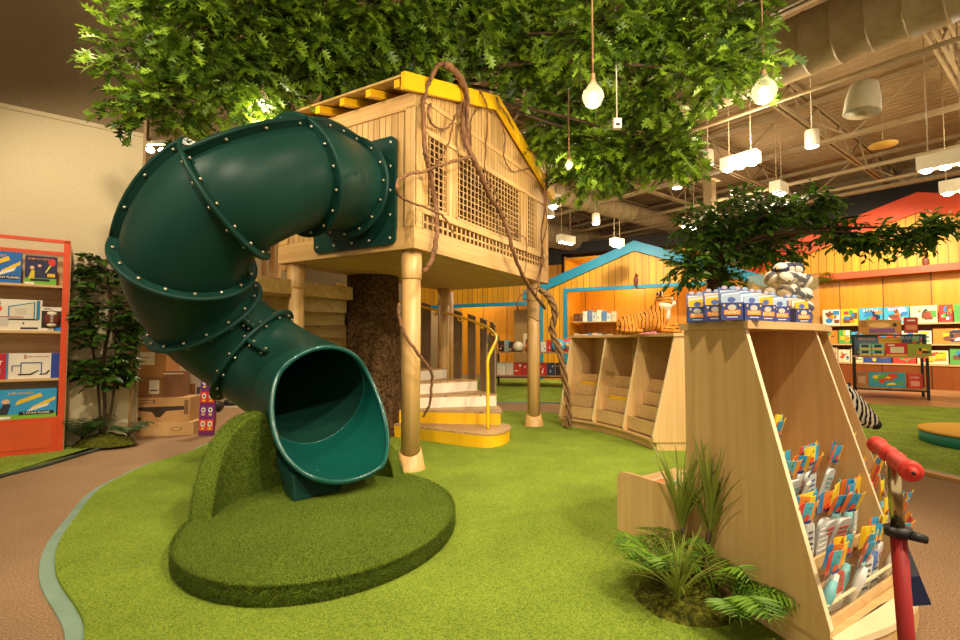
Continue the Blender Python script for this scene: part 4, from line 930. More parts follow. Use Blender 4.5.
zb = thing('plush_zebra', 'standing plush zebra whose lowered head shows behind the near counter', 'plush toy', at(834, 500, 4.4).xy.to_3d(), -.25)
q = MB(); hz = at(858, 405, 4.4)
zx, zy = zb.location.x, zb.location.y
zb.location.z = 0.0
lx = hz.x-zx
q = MB(); capsule(q, [(-.55, .03, .56), (-.25, .0, .54), (-.02, 0, .56)], [.12, .13, .12], 'zebrafur'); capsule(q, [(-.02, 0, .60), (.06, 0, .70), (.12, 0, .72)], [.10, .085, .075], 'zebrafur')
for s_ in (-1, 1):
    for x in (-.52, -.06): capsule(q, [(x, s_*.07, .48), (x+.01, s_*.08, .25), (x, s_*.08, .04)], [.06, .04, .035], 'zebrafur')
zbo = plushbody('body', q, zb)
q = MB(); capsule(q, [(.10, 0, .72), (.18, 0, .64), (.28, 0, .54)], [.115, .10, .075], 'zebrafur'); zh = plushbody('head', q, zb, .01)
q = MB(); q.ball((.325, 0, .505), (.048, .06, .045), '#1a1512'); q.build('muzzle', zh)
for s_ in (-1, 1):
    q = MB(); q.ball((.10, s_*.06, .80), (.02, .015, .045), '#e8decb', 10, 8); q.build('ear', zh); q = MB(); q.ball((.20, s_*.066, .67), .012, '#0e0b08', 8, 6); q.build('eye', zh)
q = MB()
for i in range(14): t = i/13; x = -.12+.26*t; z = .66+.15*t; q.box(x-.01, -.012, z-.02, x+.01, .012, z+.045, '#1a1512' if i % 2 else '#efe6d2')
q.build('mane', zb); q = MB(); q.tube([(-.66, .03, .58), (-.72, .03, .45), (-.71, .03, .30)], [.015, .012, .02], '#1a1512', 8); q.build('tail', zb)

# ------------------------------------------------------------------ scooter
sc_ = thing('kick_scooter', 'red kick scooter with red rubber grips and chrome stem in front of the near counter', 'scooter', (1.045, 1.235, 0), 0)
o_ = Vector((1.045, 1.235, 0)); a = V(1.04, 1.235, .10)-o_; c = V(1.015, 1.245, .915)-o_
q = MB(); q.tube([a.lerp(c, .0), a.lerp(c, .86)], .0, 'red', 4) if False else None
def stem(t): return a.lerp(c, t)
q = MB(); q.tube([stem(.0), stem(.79)], .0172, '#9c1a18', 20); q.build('lower_stem', sc_, label='dark red painted lower stem')
q = MB(); q.tube([stem(.79), stem(1.0)], .0145, 'chrome', 20); q.build('upper_stem', sc_, label='chrome telescopic stem')
q = MB(); q.tube([stem(.775), stem(.80)], .028, '#1c1a18', 20); q.tube([stem(.79)+V(-.02, -.02, 0), stem(.79)+V(-.04, -.01, .008)], [.012, .008], '#1c1a18', 10); q.tube([stem(.785)+V(.01, -.02, 0), stem(.785)+V(.042, -.03, -.008)], [.012, .010], '#1c1a18', 10); q.build('clamp', sc_, label='black quick-release clamp')
g0 = V(1.075, 1.37, .925)-o_; g1 = V(.955, 1.12, .915)-o_
q = MB(); q.tube([g0, g1], .0115, '#b52a22', 14); q.build('handlebar', sc_)
def grip(p, e):
    q = MB(); d = (e-p); rs = [.017, .0235, .0235, .018, .0175, .020, .0185, .0175, .019, .017, .0215, .017]; ts = [0, .04, .13, .2, .3, .38, .46, .56, .66, .8, .9, 1]
    q.tube([p+d*t for t in ts], rs, '#d8392a', 20); q.ball(p, .012, '#d8392a', 12, 8); q.tube([p-d.normalized()*.012, p-d.normalized()*.008], .004, '#3a1410', 8); q.build('rubber_grip', sc_)
mid = (g0+g1)/2; grip(g0, mid.lerp(g0, .12)); grip(g1, mid.lerp(g1, .12))
dv = V(.80, -.60, 0); q = MB(); q.hull2([V(0, 0, .07)+dv*.06+V(.6, .8, 0)*.05, V(0, 0, .07)+dv*.06-V(.6, .8, 0)*.05, V(0, 0, .09)+dv*.06-V(.6, .8, 0)*.05, V(0, 0, .09)+dv*.06+V(.6, .8, 0)*.05],
        [V(0, 0, .06)+dv*.50+V(.6, .8, 0)*.05, V(0, 0, .06)+dv*.50-V(.6, .8, 0)*.05, V(0, 0, .08)+dv*.50-V(.6, .8, 0)*.05, V(0, 0, .08)+dv*.50+V(.6, .8, 0)*.05], '#9c1a18'); q.build('foot_deck', sc_)
for w_c in (-.03, .56):
    q = MB(); cc = dv*w_c+V(0, 0, .05); ax = V(.6, .8, 0); q.tube([cc-ax*.012, cc+ax*.012], .05, '#1c1a18', 24); q.tube([cc-ax*.014, cc+ax*.014], .025, 'metalgrey', 16); q.build('wheel', sc_)
q = MB(); q.tube([V(0, 0, .11), dv*.06+V(0, 0, .08)], .016, '#9c1a18', 12); q.build('neck', sc_)
q = MB(); P_ = [at(907, 546, 1.33), at(931, 604, 1.30), at(906, 606, 1.36)]; c0 = P_[0].copy(); th_ = V(.3, .9, 0).normalized()*.004
q.hull2([p-c0-th_ for p in P_], [p-c0+th_ for p in P_], '#2f3f8f'); q.hull2([P_[0]-c0-th_*1.6, (P_[0]+P_[1])/2-c0-th_*1.6, (P_[0]+P_[2])/2-c0-th_*1.6], [P_[0]-c0-th_*1.2, (P_[0]+P_[1])/2-c0-th_*1.2, (P_[0]+P_[2])/2-c0-th_*1.2], '#7a87b8')
tag(q.build('pennant_packet', loc=c0), 'shiny blue triangular packet hanging behind the red scooter stem', 'packet')

# ------------------------------------------------------------------ planting at the near counter
def fernplant(parent, base, n_, L, mat, seed, up=.9, name='frond', leafw=.045, dirs=None, per=13):
    rd = random.Random(seed)
    for i in range(n_):
        a = dirs[i] if dirs else rd.uniform(0, 2*PI); Lr = L*rd.uniform(.75, 1.1); q = MB(); vs = []; fs = []
        pts = []; e = rd.uniform(.6, 1)*up
        for k in range(9): t = k/8; r = Lr*t*(1-.15*t); pts.append(V(math.cos(a)*r*.8, math.sin(a)*r*.8, Lr*e*(t-.85*t*t)*1.2)+base)
        q.tube(pts, [.003*(1-.7*k/8) for k in range(9)], mat, 4)
        for k in range(per*2):
            t = .12+.86*(k//2)/per; x = t*8; j = min(int(x), 7); p = pts[j].lerp(pts[j+1], x-j); td = (pts[j+1]-pts[j]).normalized(); s_ = td.cross(V(0, 0, 1)).normalized()*(1 if k % 2 else -1)
            leafgeo(vs, fs, p, s_+td*.45, V(0, 0, 1)+td*.2, leafw*2.0*math.sin(PI*min(1, t*1.05+.12))**.7*L/.35+.006, 'blade2')
        q.add(vs, fs, mat); q.build(name, parent)
def bladeplant(parent, base, n_, L, w, mat, seed, spread=.5, name='blade'):
    rd = random.Random(seed)
    for i in range(n_):
        a = rd.uniform(0, 2*PI); sp_ = rd.uniform(.1, 1)*spread; Lr = L*rd.uniform(.6, 1.05); q = MB(); vs = []; fs = []
        s_ = V(-math.sin(a), math.cos(a), 0); k_n = 8
        for k in range(k_n+1):
            t = k/k_n; r = Lr*sp_*t**1.6; z = Lr*(t-.18*sp_*t*t*t*1.5); ww = w*(1-t)**.7*(.5+t if t < .5 else 1)
            c = V(math.cos(a)*r, math.sin(a)*r, z)+base; vs += [c-s_*ww/2+V(0, 0, .0), c+V(math.cos(a), math.sin(a), 0)*ww*-.25, c+s_*ww/2]
        for k in range(k_n): o = k*3; fs += [(o, o+1, o+4, o+3), (o+1, o+2, o+5, o+4)]
        q.add(vs, fs, mat, True); q.build(name, parent)
def mossmound(label, loc, rx, ry, h, seed):
    rd = random.Random(seed); q = MB(); n_ = 40; m_ = 14; vs = []; fs = []
    for j in range(m_+1):
        t = j/m_
        for i in range(n_):
            a = 2*PI*i/n_; rr = (1-t)**.5 if t < 1 else 0; d_ = 1+.18*noise.noise(V(math.cos(a)*1.7, math.sin(a)*1.7, t*3+seed)); z = h*t**.8*(1+.25*noise.noise(V(math.cos(a)*rr*4, math.sin(a)*rr*4, seed)))
            vs.append((rx*rr*d_*math.cos(a), ry*rr*d_*math.sin(a), z))
    for j in range(m_):
        for i in range(n_): fs.append((j*n_+i, j*n_+(i+1) % n_, (j+1)*n_+(i+1) % n_, (j+1)*n_+i))
    q.add(vs, fs, 'moss', True); o = q.build('moss_mound', loc=loc); return tag(o, label, 'moss')
mossmound('mossy mound under the grassy plants by the near counter', V(.93, 2.33, .03), .21, .22, .10, 1)
def plant(name, label, cat, loc, group=None): return thing(name, label, cat, loc, 0, group)
T = plant('yucca_plant', 'taller spiky yucca in front of the near counter side', 'plant', V(1.0, 2.36, .10)); bladeplant(T, V(0, 0, 0), 3, .3, .02, 'yucca', 1, .3)
for j, (dx, dy) in enumerate(((-.05, .04), (.06, -.02))):
    q = MB(); q.tube(cr([V(0, 0, 0), V(dx*.5, dy*.5, .12), V(dx, dy, .25)], 4), [.012]*8+[.010], 'twig', 8); q.build('stem', T); bladeplant(T, V(dx, dy, .18), 36, .52, .025, 'yucca', 5+j, .62)
T = plant('grass_plant', 'low spiky grass tuft with yellow-edged blades on the moss', 'plant', V(.86, 2.25, .10)); bladeplant(T, V(-.02, -.08, 0), 80, .34, .010, 'yucca', 9, 1.3)
T = plant('fern_plant', 'bright green feathery fern on the left of the moss mound', 'plant', V(.84, 2.38, .12)); fernplant(T, V(0, 0, 0), 18, .38, 'fern', 3, 1.3)
T = plant('fern_plant', 'drooping green fern at the foot of the near counter panel', 'plant', V(1.05, 2.12, .12)); fernplant(T, V(0, 0, 0), 20, .40, 'fern', 4, .75, dirs=[-2.1+i*.17 for i in range(20)])
T = plant('fern_plant', 'upright feathery sprig leaning on the near counter panel', 'plant', V(1.02, 2.22, .10)); fernplant(T, V(0, 0, 0), 3, .34, 'fern', 6, 1.9)

# left planter bed
LB = at(103, 430, 5.95); LB.z = .03
mossmound('mossy mound at the foot of the ficus by the cream wall', V(-4.36, 5.86, .03), .34, .26, .12, 4)
fic = thing('ficus_tree', 'slender ficus tree with glossy leaves standing by the cream wall', 'tree', (-4.42, 5.90, .08))
q = MB()
for pts, r in (([(0, 0, 0), (.02, 0, .4), (-.03, .02, .9), (.05, 0, 1.4), (.0, 0, 2.0)], .018), ([(.02, -.02, 0), (.10, 0, .35), (.12, .02, .8), (.1, .03, 1.3)], .014), ([(-.02, 0, 0), (-.06, .01, .5), (-.14, .01, 1.0), (-.2, 0, 1.4)], .012)):
    q.tube(cr([V(*p) for p in pts], 6), r, 'twig', 8)
q.build('trunk', fic); rd = random.Random(8); vs = []; fs = []; tw = MB()
for i in range(230):
    z = rd.uniform(.62, 2.12); t = (z-.62)/1.5; rr = .34*math.sin(PI*min(1, t*.82+.14))**.8; a = rd.uniform(0, 2*PI); d = V(math.cos(a), math.sin(a)*.6, rd.uniform(-.2, .5))
    p = V(math.cos(a)*rr*rd.uniform(.1, .7), math.sin(a)*rr*rd.uniform(.1, .55), z); spray(vs, fs, tw, p, d, .2, 8, .115, 'ficus', rd, .003)
tw.add(vs, fs, 'ficus'); tw.build('foliage', fic)
T = plant('fern_plant', 'dark green fern at the foot of the ficus tree, left side', 'plant', V(-4.56, 5.78, .10)); fernplant(T, V(0, 0, 0), 22, .55, 'fernd', 13, 1.35)
T = plant('fern_plant', 'smaller fern between the ficus and the wall corner', 'plant', V(-4.16, 5.98, .10)); fernplant(T, V(0, 0, 0), 16, .42, 'fernd', 14, 1.2)
q = MB(); q.tube([(0, 0, 0), (.01, 0, .5), (0, 0, 1.1), (.01, 0, 1.9)], .013, '#a8814c', 8); tag(q.build('bamboo_pole', loc=(-4.19, 6.02, .05)), 'thin brown pole standing upright beside the ficus', 'pole')

# middle right tree
MT = V(3.35, 7.0, 0); far = thing('ficus_tree', 'broad dark-leaved tree behind the two maple counters', 'tree', MT)
q = MB(); q.tube(cr([V(0, 0, 0), V(.05, 0, 1.0), V(-.05, 0, 2.0), V(.1, 0, 2.9)], 6), .10, 'bark', 14); q.build('trunk', far)
FT = [(690, 262, 6.8, .32, .3, .30, 48), (720, 235, 7.0, .42, .4, .40, 90), (755, 215, 7.0, .40, .4, .32, 80), (770, 250, 7.1, .40, .4, .28, 60), (795, 212, 6.9, .36, .3, .26, 52), (725, 280, 7.0, .28, .3, .28, 40),
      (835, 232, 6.6, .34, .25, .17, 38), (870, 240, 6.4, .34, .25, .16, 36), (905, 238, 6.3, .34, .25, .16, 36), (938, 228, 6.2, .26, .25, .16, 26), (820, 205, 6.8, .26, .25, .16, 20), (700, 225, 7.0, .26, .3, .22, 30)]
for i, (px, py, Y, rx, ry, rz, nt_) in enumerate(FT):
    blob(far, at(px, py, Y), (rx*1.05, ry, rz*1.15), int(nt_*1.45), .12, MT+V(0, 0, 2.5), 'ficus2', 'ficus', nl=7, L=.26, br=.022, seed=80+i, base=MT)
cn = thing('conifer_sprig', 'yellow-green feathery sprig rising behind the ball bin', 'plant', at(803, 275, 3.9).xy.to_3d())
base_z = at(803, 300, 3.9).z
fernplant(cn, V(0, 0, base_z), 12, .42, 'conif', 17, 1.5)
q = MB(); q.tube([(0, 0, .0), (0, 0, base_z+.05)], .012, 'twig', 8); q.lathe([(.10, 0), (.13, .22), (.12, .22)], '#4a3a2a', 18); q.build('pot_and_stem', cn)

# ------------------------------------------------------------------ orange bookcase on the left
bk_o = Vector((-4.54, 5.5, 0)); ub = V(.78, .62, 0); vb = V(-.62, .78, 0)
bk_ = thing('bookcase', 'bright orange bookcase of boxed sports toys against the cream wall', 'bookcase', bk_o, RA)
q = MB(); Wd, Hd, Dp = 1.7, 2.33, .34
q.box(-.055, 0, .03, 0, .03, Hd, 'orange'); q.box(-.012, .03, .03, .008, Dp, Hd-.02, 'mapleh'); q.box(-.04, .03, .03, -.012, Dp, Hd-.03, 'orange')
for i in range(26): q.box(-.0405, .06, .42+i*.07, -.0415, .075, .445+i*.07, 'black')
q.build('side_panel', bk_)
q = MB(); q.box(-Wd, 0, .03, -Wd+.055, Dp, Hd, 'orange'); q.build('side_panel', bk_)
q = MB(); q.box(-Wd, 0, Hd-.035, -.0, .03, Hd, 'orange'); q.box(-Wd, Dp-.03, Hd-.13, -.04, Dp-.02, Hd-.09, 'orange'); q.build('top_rail', bk_)
q = MB(); q.box(-Wd, Dp-.02, .4, -.04, Dp, Hd-.15, 'plywood'); q.build('back_panel', bk_)
q = MB(); q.box(-Wd, .0, .03, -.05, .02, .40, 'orange'); q.box(-.62, -.006, .08, -.10, 0, .36, '#d9551f'); q.build('base_cabinet', bk_)
SH = [.42, .84, 1.36, 1.93]
SH = [.40, .82, 1.33, 1.83]
for z in SH:
    q = MB(); q.box(-Wd+.05, .012, z-.025, -.045, Dp-.02, z, 'mapleh'); q.build('shelf', bk_)
def onshelf(x, z, y=.10): return bk_o+ub*x+vb*y+V(0, 0, z+.001)
JR = [('r', 0, 0, 1, .16, '#7fb52a'), ('p', [(.08, .16), (.2, .55), (.3, .5), (.25, .16)], '#2b2f3a'), ('e', .22, .6, .06, .08, '#e6b58c'), ('p', [(.36, .46), (.40, .62), (.74, .86), (.78, .74)], '#f2c51c'), ('p', [(.6, .3), (.62, .4), (.98, .72), (.98, .6)], '#f2c51c'), ('p', [(.52, .2), (.6, .34), (.9, .52), (.86, .4)], '#e8e2d2'), ('t', 'JUMP ROCKET', .44, .86, .10, '#f0b41a'), ('r', .42, .12, .96, .24, '#1b1d24'), ('t', '2 STUNT PLANES', .69, .18, .09, '#f4efe2'), ('r', .04, .02, .3, .10, '#f4efe2')]
g = 'boxed toys on the orange bookcase'
carton('boxed_toy', 'bright blue stunt plane box on the bottom shelf of the orange bookcase', 'boxed toy', onshelf(-.33, SH[0], .09), RA, .52, .31, .09, '#2f9fd8', JR, g)
carton('boxed_toy', 'dark box cut off at the left edge of the bottom orange bookcase shelf', 'boxed toy', onshelf(-.73, SH[0], .10), RA, .18, .30, .08, '#1c1a1e', [('r', .1, .5, .9, .9, '#b52a22')], g)
carton('boxed_toy', 'long red, white and blue sports set box with two goals', 'boxed toy', onshelf(-.46, SH[1], .09), RA, .86, .27, .07, '#ece3d0',
       [('r', 0, 0, .47, 1, '#c01f30'), ('t', 'SPORTS SET', .24, .62, .24, '#f4efe2'), ('r', .08, .2, .42, .4, '#ece3d0'), ('r', .885, 0, 1, 1, '#2347a0'), ('r', .47, 0, .49, 1, '#2f86c8'), ('t', '2', .64, .86, .22, '#b02433'), ('t', 'GOALS INCLUDED', .75, .86, .09, '#b02433'),
        ('r', .60, .18, .61, .62, '#1f3f86'), ('r', .60, .60, .80, .64, '#1f3f86'), ('r', .79, .16, .80, .64, '#1f3f86'), ('r', .52, .3, .53, .52, '#1f3f86'), ('r', .52, .5, .60, .53, '#1f3f86'), ('p', [(.58, .14), (.70, .14), (.78, .32), (.76, .32), (.69, .19), (.58, .19)], '#16181c'), ('p', [(.78, .13), (.85, .16), (.88, .32), (.86, .32), (.84, .2), (.78, .18)], '#16181c')], g)
carton('boxed_toy', 'white mini basketball hoop box lettered HOOPS on the orange bookcase', 'boxed toy', onshelf(-.50, SH[2], .10), RA, .56, .33, .09, '#e9e0cb',
       [('t', 'HOOPS', .28, .86, .15, '#22303c'), ('p', [(.52, .36), (.52, .78), (.90, .94), (.90, .36)], '#2d7f9c'), ('p', [(.54, .39), (.54, .75), (.88, .90), (.88, .39)], '#e0d6c0'), ('r', .62, .5, .78, .72, '#cfc5ae'), ('e', .34, .70, .10, .13, '#e5582a'), ('r', .28, .42, .74, .45, '#b53a20'), ('p', [(.30, .42), (.56, .42), (.52, .14), (.36, .14)], '#cfc8b8'), ('r', .52, .34, .95, .38, '#23201e'), ('r', .92, .36, .97, .98, '#2d7f9c'), ('r', .70, .05, .95, .11, '#3a332c'), ('e', .74, .24, .015, .03, '#3a332c')], g)
fb = carton('boxed_toy', 'boxed brown football in an open white carton on the orange bookcase', 'boxed toy', onshelf(-.135, SH[2], .10), RA, .17, .26, .12, '#2a221c', [('r', 0, .84, 1, 1, '#ece3d0'), ('r', 0, 0, .62, .12, '#ece3d0'), ('r', .66, 0, 1, .14, '#2f86d0'), ('r', .1, .9, .45, .94, '#3a332c')], g)
q = MB(); q.ball((0, 0, 0), (.068, .035, .095), '#6b2a18', 20, 14); q.ball((0, -.004, .058), (.046, .030, .028), '#e6dcc6', 16, 8); q.ball((0, -.004, -.06), (.046, .030, .026), '#e6dcc6', 16, 8)
for i in range(5): q.box(-.012, -.038, -.03+i*.016, .012, -.034, -.024+i*.016, '#e6dcc6')
fbo = q.build('football', loc=onshelf(-.135, SH[2]+.128, .025)); fbo.rotation_euler = (0, 0, RA); fbo.parent = fb; fbo.location = (0, -.075, .128); fbo.rotation_euler = (0, 0, 0)
carton('boxed_toy', 'navy jump rocket box with a red balloon on the top orange shelf', 'boxed toy', onshelf(-.24, SH[3], .09), RA, .26, .31, .08, '#241f4a',
       [('r', 0, 0, 1, .22, '#6fb02a'), ('p', [(.1, .2), (.2, .5), (.3, .5), (.3, .2)], '#d7c226'), ('e', .22, .58, .07, .06, '#e6b58c'), ('e', .45, .66, .06, .05, '#e6b58c'), ('p', [(.38, .4), (.45, .62), (.52, .4)], '#2b2f3a'), ('e', .84, .80, .12, .13, '#d5321f'), ('p', [(.62, .42), (.68, .45), (.82, .68), (.76, .68)], '#d7e03a'), ('t', 'JUMP ROCKET', .42, .89, .085, '#efa01a'), ('r', .18, .12, .78, .2, '#15121c'), ('r', .7, .28, .95, .4, '#e8b41a'), ('r', .0, 0, .3, .08, '#ece3d0')], g)
carton('boxed_toy', 'blue and yellow stunt planes box on the top orange shelf, at the picture edge', 'boxed toy', onshelf(-.60, SH[3], .09), RA, .40, .33, .08, '#1e66b4', JR[3:], g)

# ------------------------------------------------------------------ cardboard boxes in the stockroom gap
def sbox(label, p, rz, w, h, d, m, items=(), g='cardboard boxes stacked by the stockroom'):
    return carton('cardboard_box', label, 'box', p, rz, w, h, d, m, items, g)
B1 = at(172, 437, 6.6); B1.z = 0.001
LB2 = math.radians(8)
def bx(px, Y, z): p = at(px, 343, Y); return V(p.x, p.y, z)
sbox('long flat pale cardboard box at the bottom of the stack', bx(171, 6.75, .001), LB2, .80, .17, .45, 'cardlight', [('e', .74, .5, .09, .16, '#8a6233'), ('e', .74, .5, .07, .11, '#c79e66'), ('r', .12, .3, .2, .5, '#8a6233')])
sbox('large cardboard box printed with a black table-soccer drawing', bx(170, 6.78, .172), LB2, .72, .31, .42, 'card', [('r', .1, .78, .4, .92, '#4a3520'), ('r', .12, .8, .38, .9, '#b98d57'), ('p', [(.06, .62), (.9, .66), (.9, .5), (.6, .45), (.5, .2), (.42, .2), (.36, .42), (.06, .5)], '#3a2a18'), ('r', .08, .08, .18, .2, '#3a2a18'), ('r', .9, .3, .97, .9, '#7d5a30')])
sbox('brown carton with a white label on top of the flat pale boxes', bx(157, 6.85, .484), LB2, .42, .26, .35, '#8f6236', [('r', .5, .15, .8, .85, '#ded2b8'), ('r', .54, .3, .76, .36, '#3a332c'), ('r', 0, .4, .18, .9, '#d8c9a8')])
sbox('big tan carton with a large white label, topmost of the stack', bx(154, 6.88, .746), LB2, .50, .46, .40, '#b07a40', [('r', .1, .35, .72, .72, '#e4dac2'), ('r', .3, .55, .6, .57, '#7d6a50')])
sbox('small brown taped carton right of the labelled one', bx(178, 6.85, .484), LB2+.1, .24, .34, .28, '#7d5230', [('r', 0, .88, 1, .93, '#d8c9a8')])
q = MB(); q.ball((0, 0, .09), (.24, .16, .10), '#7f8f9f', 18, 10); q.ball((.05, -.05, .12), (.15, .13, .09), '#9aa6b0', 14, 8); tag(q.build('wrapped_bundle', loc=bx(150, 6.9, 1.207)), 'bluish plastic-wrapped bundle on top of the box stack', 'bundle')
sbox('dark carton leaning behind the patterned packs', bx(190, 7.3, .001), .3, .30, .62, .3, '#a2703c')
rdp = random.Random(2)
q = MB(); w, h = .34, .55; q.hull2([(-w/2, 0, 0), (w/2, 0, 0), (w/2, 0, h), (-w/2, 0, h)], [(-w/2, .06, 0), (w/2, .06, 0), (w/2, .06, h), (-w/2, .06, h)], '#cfc2ae'); art(q, rndart(rdp, ['#a2322e', '#51505c', '#7f8f9f', '#e8dcc8'], 9), w, h, 0); tag(q.build('patterned_pack', loc=bx(203, 7.2, .22), rot=.1), 'red and grey patterned pack above the purple strips', 'pack')
sbox('plain carton under the patterned pack', bx(203, 7.25, .001), .1, .32, .21, .25, '#94683a')
for i, px in enumerate((204.5, 211.5)):
    q = MB(); w, h = .10, .78; q.box(-w/2, 0, 0, w/2, .04, h, '#7a1f6a')
    it = []
    for k in range(4): it += [('r', .08, .08+k*.23, .92, .26+k*.23, ['#e8592a', '#7a2a8a', '#e0342a', '#5a2080'][k]), ('e', .5, .19+k*.23, .28, .045, '#efe6d2'), ('e', .5, .19+k*.23, .12, .02, '#1c1a1e'), ('r', .3, .10+k*.23, .7, .13+k*.23, '#f2c51c')]
    art(q, it, w, h, 0); tag(q.build('strip_pack', loc=bx(px, 6.55, .001), rot=(-.05, 0, .05)), ['left of two tall purple and orange strip packs leaning on the boxes', 'right of two tall purple and orange strip packs leaning on the boxes'][i], 'pack', 'tall purple strip packs')
sh = thing('sneaker', 'black sneaker with white sole on the carpet behind the slide', 'shoe', at(231, 407, 9.4).xy.to_3d()+V(0, 0, .001), .1)
q = MB(); q.hull2([(x*.15, y*.05, 0) for x, y in ((-1, -.8), (.6, -1), (1, -.3), (1, .3), (.6, 1), (-1, .8))], [(x*.15, y*.05, .03) for x, y in ((-1, -.8), (.6, -1), (1, -.3), (1, .3), (.6, 1), (-1, .8))], '#e6dcc6'); q.build('sole', sh)
q = MB(); q.ball((.03, 0, .05), (.12, .045, .045), '#1a1816', 14, 8); q.ball((-.08, 0, .08), (.06, .042, .07), '#1a1816', 12, 8); q.build('upper', sh)
q = MB(); q.tube([V(0, -.1, 0), V(0, .1, 0)], .09, '#1c1a18', 20); q.tube([V(0, -.11, 0), V(0, -.1, 0)], .04, 'metalgrey', 16); tag(q.build('wheeled_toy', loc=at(216, 412, 8.8).xy.to_3d()+V(0, 0, .09)), 'black wheel on the floor between strip packs and the sneaker', 'wheel')

# ------------------------------------------------------------------ gabled shop fronts
# blue-trimmed front
bd = V(.885, -.466, 0); bn_ = V(-.466, -.885, 0); bo = at(636, 343, 15.0).xy.to_3d()
def bl(x, y, z): return bo+bd*x+V(.466, .885, 0)*y+V(0, 0, z)
brz = math.atan2(-.466, .885)
bh = thing('gabled_shop_front', 'yellow timber shop front with a bright blue gable and blue-framed opening', 'shop front', bo, brz)
def bplane(px, py):
    r = ray(px, py); o = V(0, 0, EYE); n_ = V(.466, .885, 0); t = (bo-o).dot(n_)/r.dot(n_); p = o+r*t; return (p-bo).dot(bd), p.z
xL, zT = bplane(567, 292); xR = bplane(712, 290)[0]; pkz = bplane(636, 241)[1]; xg, zg = bplane(527, 290)
xE = bplane(405, 300)[0]; zl2 = bplane(480, 304)[1]; xl2, _ = bplane(543, 304)
sl_ = (pkz-zg)/(0-xg); xr_ = bplane(760, 300)[0]
def gbz(x): return pkz-.30-abs(x)*sl_
q = MB()
def sid(x0, x1, zz0, m='ochre'):
    pts = [(x0, zz0), (x1, zz0)]+[(x, gbz(x)) for x in ([x1] + ([0] if x0 < 0 < x1 else []) + [x0])]
    q.hull2([(x, 0, z) for x, z in pts], [(x, .08, z) for x, z in pts], m)
xG = -((pkz-.3-2.9)/sl_)
sid(xl2, xL, 0); sid(xG, xl2, zl2); sid(xL, xR, zT); sid(xR, xr_, 0)
q.box(xE, .0, zl2, xG, .08, 3.4, 'ochre'); q.build('siding_wall', bh)
q = MB(); t_ = .30
for sgn, xe in ((-1, bplane(524, 292)[0]), (1, xr_+.2)):
    zz = pkz-abs(xe)*sl_; q.hull2([(0, -.10, pkz-t_), (0, -.10, pkz), (0, .1, pkz), (0, .1, pkz-t_)], [(xe, -.10, zz-t_), (xe, -.10, zz), (xe, .1, zz), (xe, .1, zz-t_)], 'blue')
q.build('gable_board', bh, label='bright blue gable board')
q = MB(); q.box(xL-.10, -.04, zT-.0, xR+.1, .1, zT+.11, 'blue'); q.box(xL-.11, -.04, 0, xL, .1, zT, 'blue'); q.box(xR, -.04, 0, xR+.11, .1, zT, 'blue'); q.build('opening_frame', bh, label='blue frame around the opening')
q = MB(); q.box(xE, -.04, zl2-.1, xl2, .1, zl2+.02, 'blue'); q.box(xl2-.09, -.04, 0, xl2, .1, zl2-.1, 'blue'); q.build('opening_frame', bh, label='blue lintel over the left opening')
q = MB(); q.box(xL-.1, 1.6, 0, xR+.1, 1.68, 4, 'ochre_panel'); q.box(xL-.12, .1, 0, xL-.06, 1.6, 4, 'ochre_panel'); q.box(xR+.06, .1, 0, xR+.12, 1.6, 4, 'ochre_panel'); q.box(xL-.1, .1, 3.9, xR+.1, 1.68, 3.95, 'ochre_panel')
q.box(xE, 1.6, 0, xl2+.1, 1.68, 4.0, 'ochre_panel'); q.build('inner_wall', bh)
for z in (1.35, 1.9): 
    q = MB(); q.box(xL, .5, z-.03, xL+1.5, 1.6, z, 'mapleh'); q.build('shelf', bh)
q = MB(); q.box(xL+2.1, .6, 1.0, xL+3.3, 1.5, 1.35, '#7a3420'); q.build('red_counter', bh)
def lz(p): return p
rd = random.Random(21)
PAL = ['#efe6d2', '#e8dcc8', '#d9c7a0', '#c3d0cf', '#e8c9b0', '#5a86b8']
k = 0
for j, (z, n_) in enumerate(((1.9, 9), (1.35, 8))):
    for i in range(n_):
        w = .14; h = rd.uniform(.24, .36) if j == 0 else rd.uniform(.12, .2); x = xL+.12+i*.155; col = '#5d3a26' if (j == 0 and i < 2) else rd.choice(PAL)
        carton('boxed_toy', '%s box in the blue-framed opening, %s shelf, %s from the left' % ({'#5d3a26': 'brown', '#efe6d2': 'cream', '#e8dcc8': 'off-white', '#d9c7a0': 'beige', '#c3d0cf': 'pale grey', '#e8c9b0': 'pale pink', '#5a86b8': 'blue'}[col], ['upper', 'lower'][j], ['first', 'second', 'third', 'fourth', 'fifth', 'sixth', 'seventh', 'eighth', 'ninth'][i]), 'boxed toy',
               bl(x, .62, z+.002), brz, w, h, .2, col, rndart(rd, ['#d9793a', '#4a86b8', '#c94f6a', '#e8c21e', '#8aa25a'], 2), 'small boxes inside the blue-framed opening')
for i in range(3): carton('boxed_toy', ['left pink patterned box on the red counter behind the tiger', 'middle pink patterned box on the red counter behind the tiger', 'right pink patterned box on the red counter behind the tiger'][i], 'boxed toy', bl(xL+2.3+i*.32, .75, 1.352), brz, .3, .28, .2, '#d9849a', rndart(rd, ['#d13a6a', '#f0d0d8', '#e88aa0', '#8a2a4a'], 5), 'pink boxes on the red counter')
